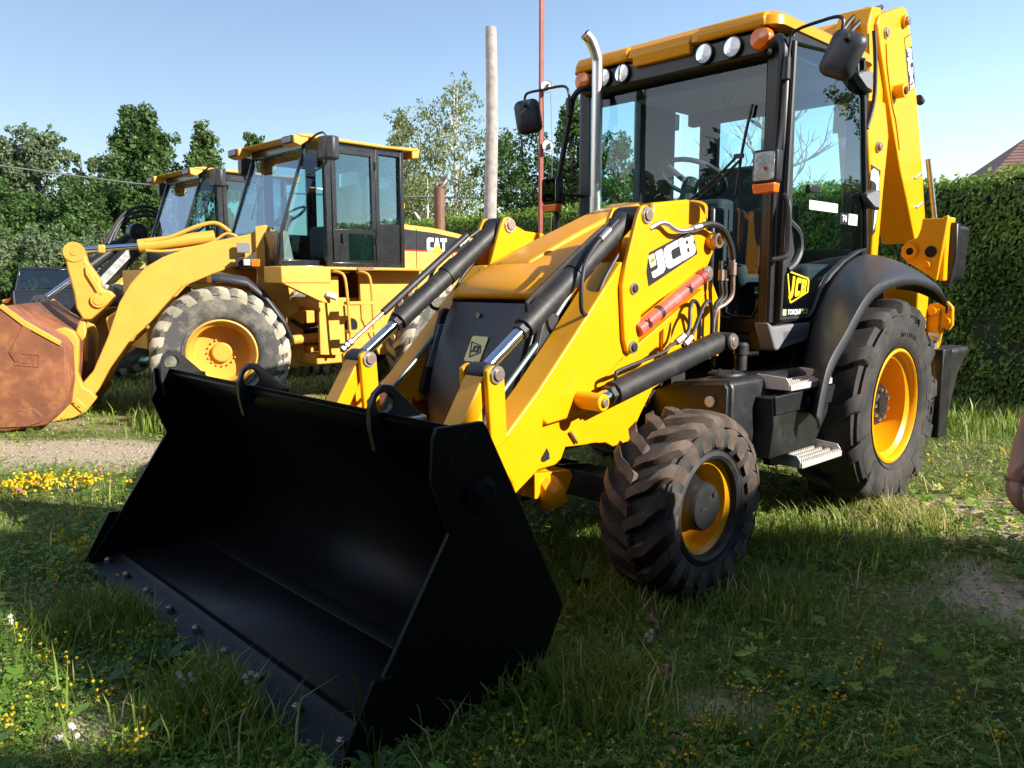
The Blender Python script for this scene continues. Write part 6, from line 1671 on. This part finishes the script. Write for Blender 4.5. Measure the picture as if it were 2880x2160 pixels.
# tufts round the wheels and bucket
for (lx, ly, r_, n) in ((.35, 1.05, .35, 2500), (.05, .5, .5, 2500), (-.2, 1.35, .35, 1800), (-1.9, 1.30, .30, 2500), (1.0, 1.35, .30, 2500), (1.95, 0.6, .25, 2600), (1.98, -.4, .3, 3000), (-1.2, 1.2, .5, 1600)):
    c0 = MO + MFW * lx + MLF * ly
    x = c0.x + GR.normal(size=n) * r_ * .5; y = c0.y + GR.normal(size=n) * r_ * .5
    k = ~in_machine(x, y); parts.append(blades(x[k], y[k], .05, .17, .0028, .7))
for (cx, cy, r_, n) in ((-1.0, 8.3, .5, 2200), (-2.6, 7.6, .35, 2200), (-.55, 8.6, .35, 1500), (-3.2, 7.9, .3, 900), (4.2, 8.0, .8, 1800)):
    x = cx + GR.normal(size=n) * r_; y = cy + GR.normal(size=n) * r_ * .6; parts.append(blades(x, y, .07, .26, .006, .5))
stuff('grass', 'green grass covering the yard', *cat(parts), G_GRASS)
def leaflets(x, y, zz, size, n3=3, up=.75):
    """small three-part leaves"""
    n = len(x); a = GR.random(n) * 2 * pi
    z = height_at(x, y) + zz
    cs, ts = [], []
    tl = GR.normal(size=(n, 2)) * .35
    for k in range(n3):
        b_ = a + 2 * pi * k / n3 + GR.normal(size=n) * .12
        s_ = size * (.7 + .6 * GR.random(n))
        dx, dy = np.cos(b_), np.sin(b_)
        sl = dx * tl[:, 0] + dy * tl[:, 1]
        s2 = -dy * tl[:, 0] + dx * tl[:, 1]
        p0 = np.stack([x, y, z], 1)
        m1 = np.stack([x + dx * s_ * .65 - dy * s_ * .42, y + dy * s_ * .65 + dx * s_ * .42, z + s_ * (.65 * sl + .42 * s2)], 1)
        m2 = np.stack([x + dx * s_ * .65 + dy * s_ * .42, y + dy * s_ * .65 - dx * s_ * .42, z + s_ * (.65 * sl - .42 * s2)], 1)
        tp_ = np.stack([x + dx * s_ * 1.1, y + dy * s_ * 1.1, z + s_ * 1.1 * sl], 1)
        cs.append(np.stack([p0, m2, tp_, m1], 1))
    co = np.concatenate(cs, 0).reshape(-1, 3)
    t0 = np.clip(GR.random(n) * .9, 0, .84)
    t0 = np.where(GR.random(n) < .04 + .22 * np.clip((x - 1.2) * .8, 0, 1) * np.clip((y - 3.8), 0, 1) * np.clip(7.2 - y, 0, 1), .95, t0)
    return co, np.arange(len(co)).reshape(-1, 4), np.repeat(np.tile(t0, n3), 4)
parts = []
def clover_area(n, d0, d1, size, zmax, power=.6):
    x, y = scatter(n, d0, d1, power=power)
    k = GR.random(len(x)) < np.clip((vnoise(x * 1.3, y * 1.3, 21) * .6 + vnoise(x * 3.3, y * 3.3, 22) * .4 - .18) * 2.4, .12, 1)
    x, y = x[k], y[k]
    parts.append(leaflets(x, y, .008 + zmax * GR.random(len(x)) ** 1.3, size))
clover_area(120000, 1.5, 4.8, .0096, .045)
clover_area(78000, 4.2, 10.0, .0150, .05)
x, y = scatter(900, 1.8, 6.5); parts.append(leaflets(x, y, .03 + .03 * GR.random(len(x)), .032, 5))
x = 2.75 + GR.normal(size=420) * .45; y = 4.75 + GR.normal(size=420) * .35; parts.append(leaflets(x, y, .02 + .05 * GR.random(420), .030, 4))
x = 2.75 + GR.normal(size=120) * .2; y = 3.6 + GR.normal(size=120) * .25; parts.append(leaflets(x, y, .02 + .04 * GR.random(120), .028, 5))
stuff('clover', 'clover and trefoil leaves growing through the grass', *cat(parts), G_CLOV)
# flowers: small heads of several petals on stems
def heads(x, y, h, size, petals):
    n = len(x); z = height_at(x, y) + h
    cs, ts = [], []
    for k in range(petals):
        d = GR.normal(size=(n, 3)); d[:, 2] = np.abs(d[:, 2]) * .8; d /= np.linalg.norm(d, axis=1)[:, None]
        p = np.stack([x, y, z], 1) + d * size * .55
        nr = d + GR.normal(size=(n, 3)) * .3
        a_ = np.cross(nr, GR.normal(size=(n, 3))); a_ /= np.linalg.norm(a_, axis=1)[:, None]
        b_ = np.cross(nr, a_); b_ /= np.linalg.norm(b_, axis=1)[:, None]
        s_ = size * .62
        cs.append(np.stack([p - a_ * s_, p + b_ * s_, p + a_ * s_, p - b_ * s_], 1))
    co = np.concatenate(cs, 0).reshape(-1, 3)
    return co, np.arange(len(co)).reshape(-1, 4), np.repeat(GR.random(len(co) // 4), 4)
def stems(x, y, h):
    n = len(x); z = height_at(x, y); w = .0013
    jx, jy = GR.normal(size=n) * .012, GR.normal(size=n) * .012
    co = np.stack([np.stack([x + jx - w, y + jy, z], 1), np.stack([x + jx + w, y + jy, z], 1), np.stack([x + w, y, z + h], 1), np.stack([x - w, y, z + h], 1)], 1).reshape(-1, 3)
    return co, np.arange(4 * n).reshape(n, 4), np.repeat(GR.random(n), 4)
def flower_field(cells):
    xs, ys = [], []
    for (cx, cy, rx, ry, n) in cells:
        k = max(1, n // 4); ax = cx + GR.normal(size=k) * rx; ay = cy + GR.normal(size=k) * ry
        r_ = GR.integers(0, k, n); xs.append(ax[r_] + GR.normal(size=n) * .018); ys.append(ay[r_] + GR.normal(size=n) * .018)
    x, y = np.concatenate(xs), np.concatenate(ys); k = ~in_machine(x, y)
    return x[k], y[k]
yc = [(.35, 2.15, .30, .18, 64), (.85, 2.2, .35, .18, 84), (1.35, 2.5, .25, .2, 36), (.25, 2.5, .18, .15, 30), (-1.45, 2.7, .22, .22, 110), (-1.15, 2.25, .2, .18, 60), (-.75, 2.05, .2, .1, 24), (.9, 2.75, .5, .2, 24), (-1.95, 3.4, .25, .3, 60)]
x, y = flower_field(yc); h = .045 + .07 * GR.random(len(x))
sx, sy, sh2 = [x], [y], [h]
p1 = heads(x, y, h, .0075, 6)
x, y = flower_field([(-3.55, 5.25, .28, .13, 340), (-3.15, 5.45, .16, .08, 120), (3.2, 6.6, .7, .4, 60), (-2.3, 4.2, .4, .4, 40)]); h = .05 + .07 * GR.random(len(x))
p2 = heads(x, y, h, .014, 6)
stuff('yellow_flowers', 'small yellow trefoil flowers scattered through the grass', *cat([p1, p2]), G_YEL)
x, y = flower_field([(-1.25, 2.75, .3, .3, 14), (-1.0, 2.45, .15, .15, 10), (-2.0, 3.9, .5, .4, 10), (.4, 2.6, .4, .3, 4)]); h = .07 + .06 * GR.random(len(x)); sx.append(x); sy.append(y); sh2.append(h)
stuff('white_clover', 'white clover heads in the grass at the lower left', *heads(x, y, h, .011, 26), G_WHI)
x, y = flower_field([(.35, 2.75, .3, .2, 7), (.5, 2.1, .1, .1, 3), (-2.6, 4.9, .5, .4, 24), (1.7, 4.4, .3, .2, 10), (.7, 3.1, .2, .1, 5)]); h = .07 + .05 * GR.random(len(x)); sx.append(x); sy.append(y); sh2.append(h)
stuff('pink_clover', 'pink clover heads dotted through the grass', *heads(x, y, h, .010, 26), G_PNK)
stuff('flower_stems', 'thin green stems under the flowers', *stems(np.concatenate(sx), np.concatenate(sy), np.concatenate(sh2)), G_STEM)
# gravel and small stones on the bare soil
def stones(n, d0, d1, size):
    u = GR.random(n); d = d0 + u * (d1 - d0); a = (GR.random(n) * 2 - 1) * .8
    x, y = d * np.sin(a), d * np.cos(a); k = (dirt_at(x, y) > .45) & ~in_machine(x, y); x, y = x[k], y[k]; n = len(x)
    z = height_at(x, y)
    s_ = size * (.4 + 1.2 * GR.random(n) ** 2)
    base = np.array([[1, 0, 0], [0, 1, 0], [-1, 0, 0], [0, -1, 0], [0, 0, .7], [0, 0, -.4]])
    co = np.stack([x, y, z], 1)[:, None, :] + base[None] * s_[:, None, None] * (.7 + .6 * GR.random((n, 6, 1)))
    f = np.array([[0, 1, 4], [1, 2, 4], [2, 3, 4], [3, 0, 4], [1, 0, 5], [2, 1, 5], [3, 2, 5], [0, 3, 5]])
    return co.reshape(-1, 3), (np.arange(n)[:, None, None] * 6 + f[None]).reshape(-1, 3), np.repeat(GR.random(n), 6)
G_STONE = leafmat('gravel_stones', (0.12, 0.10, 0.085), (0.36, 0.32, 0.28), 0.0, 0.9)
stuff('gravel', 'loose gravel and small stones on the bare patches', *cat([stones(26000, 1.6, 5.0, .0065), stones(22000, 4.5, 9.0, .011)]), G_STONE)
# broad-leaved weeds and a tall grass stalk by the bucket edge
WEED = leafmat('broad_weed_leaves', (0.03, 0.07, 0.015), (0.075, 0.15, 0.035), .3)
def weed(label, lx, ly, n, L_, w, up):
    c0 = MO + MFW * lx + MLF * ly
    r = thing('weed', label, 'weed', (c0.x, c0.y, float(height_at(np.array([c0.x]), np.array([c0.y]))[0])))
    for k in range(n):
        a = 2 * pi * k / n + random.uniform(-.3, .3); l_ = L_ * random.uniform(.7, 1.1)
        rows = []
        for q in range(6):
            t_ = q / 5; rr = l_ * t_; zz = l_ * up * sin(t_ * 1.9) ; wd = w * sin(pi * min(.97, .12 + t_ * .85)) + .001
            cx, cy = cos(a) * rr, sin(a) * rr; px_, py_ = -sin(a) * wd, cos(a) * wd
            rows.append([(cx + px_, cy + py_, zz + wd * .25), (cx, cy, zz), (cx - px_, cy - py_, zz + wd * .25)])
        mb = MB(); mb.loft(rows); o = mb.build('leaf', WEED, r, smooth=60)
        a_ = o.data.attributes.new('tint', 'FLOAT', 'POINT'); a_.data.foreach_set('value', [random.uniform(.1, .8)] * len(o.data.vertices))
    return r
weed('broad-leaved weed in front of the bucket cutting edge', 1.98, .15, 6, .13, .022, .55)
weed('spiky weed at the near right corner of the cutting edge', 1.80, 1.30, 8, .12, .010, .9)
weed('small broad weed on the shaded grass right of the front wheel', .35, 1.95, 6, .10, .018, .6)
weed('leafy weed beside the front tyre, sunlit', .30, .75, 7, .12, .02, .9)
c0 = MO + MFW * 1.78 + MLF * 1.24
r = thing('grass_stalk', 'tall single grass stalk standing against the bucket side', 'grass stalk', (c0.x, c0.y, 0))
MB().tube([(0, 0, 0), (-.012, .0, .13), (-.03, 0, .27)], (.0026, .0014), 5).build('stem', G_STEM, r)
MB().tube([(-.028, 0, .22), (-.04, 0, .28), (-.062, 0, .335)], (.006, .002), 6).build('seed_head', G_STEM, r)
for pts in ([(-.012, 0, .13), (-.05, -.01, .20), (-.115, -.02, .17), (-.14, -.02, .09)], [(-.01, 0, .10), (.01, -.02, .16), (.015, -.03, .08)]):
    MB().tube(pts, (.003, .001), 4).build('leaf', G_STEM, r)
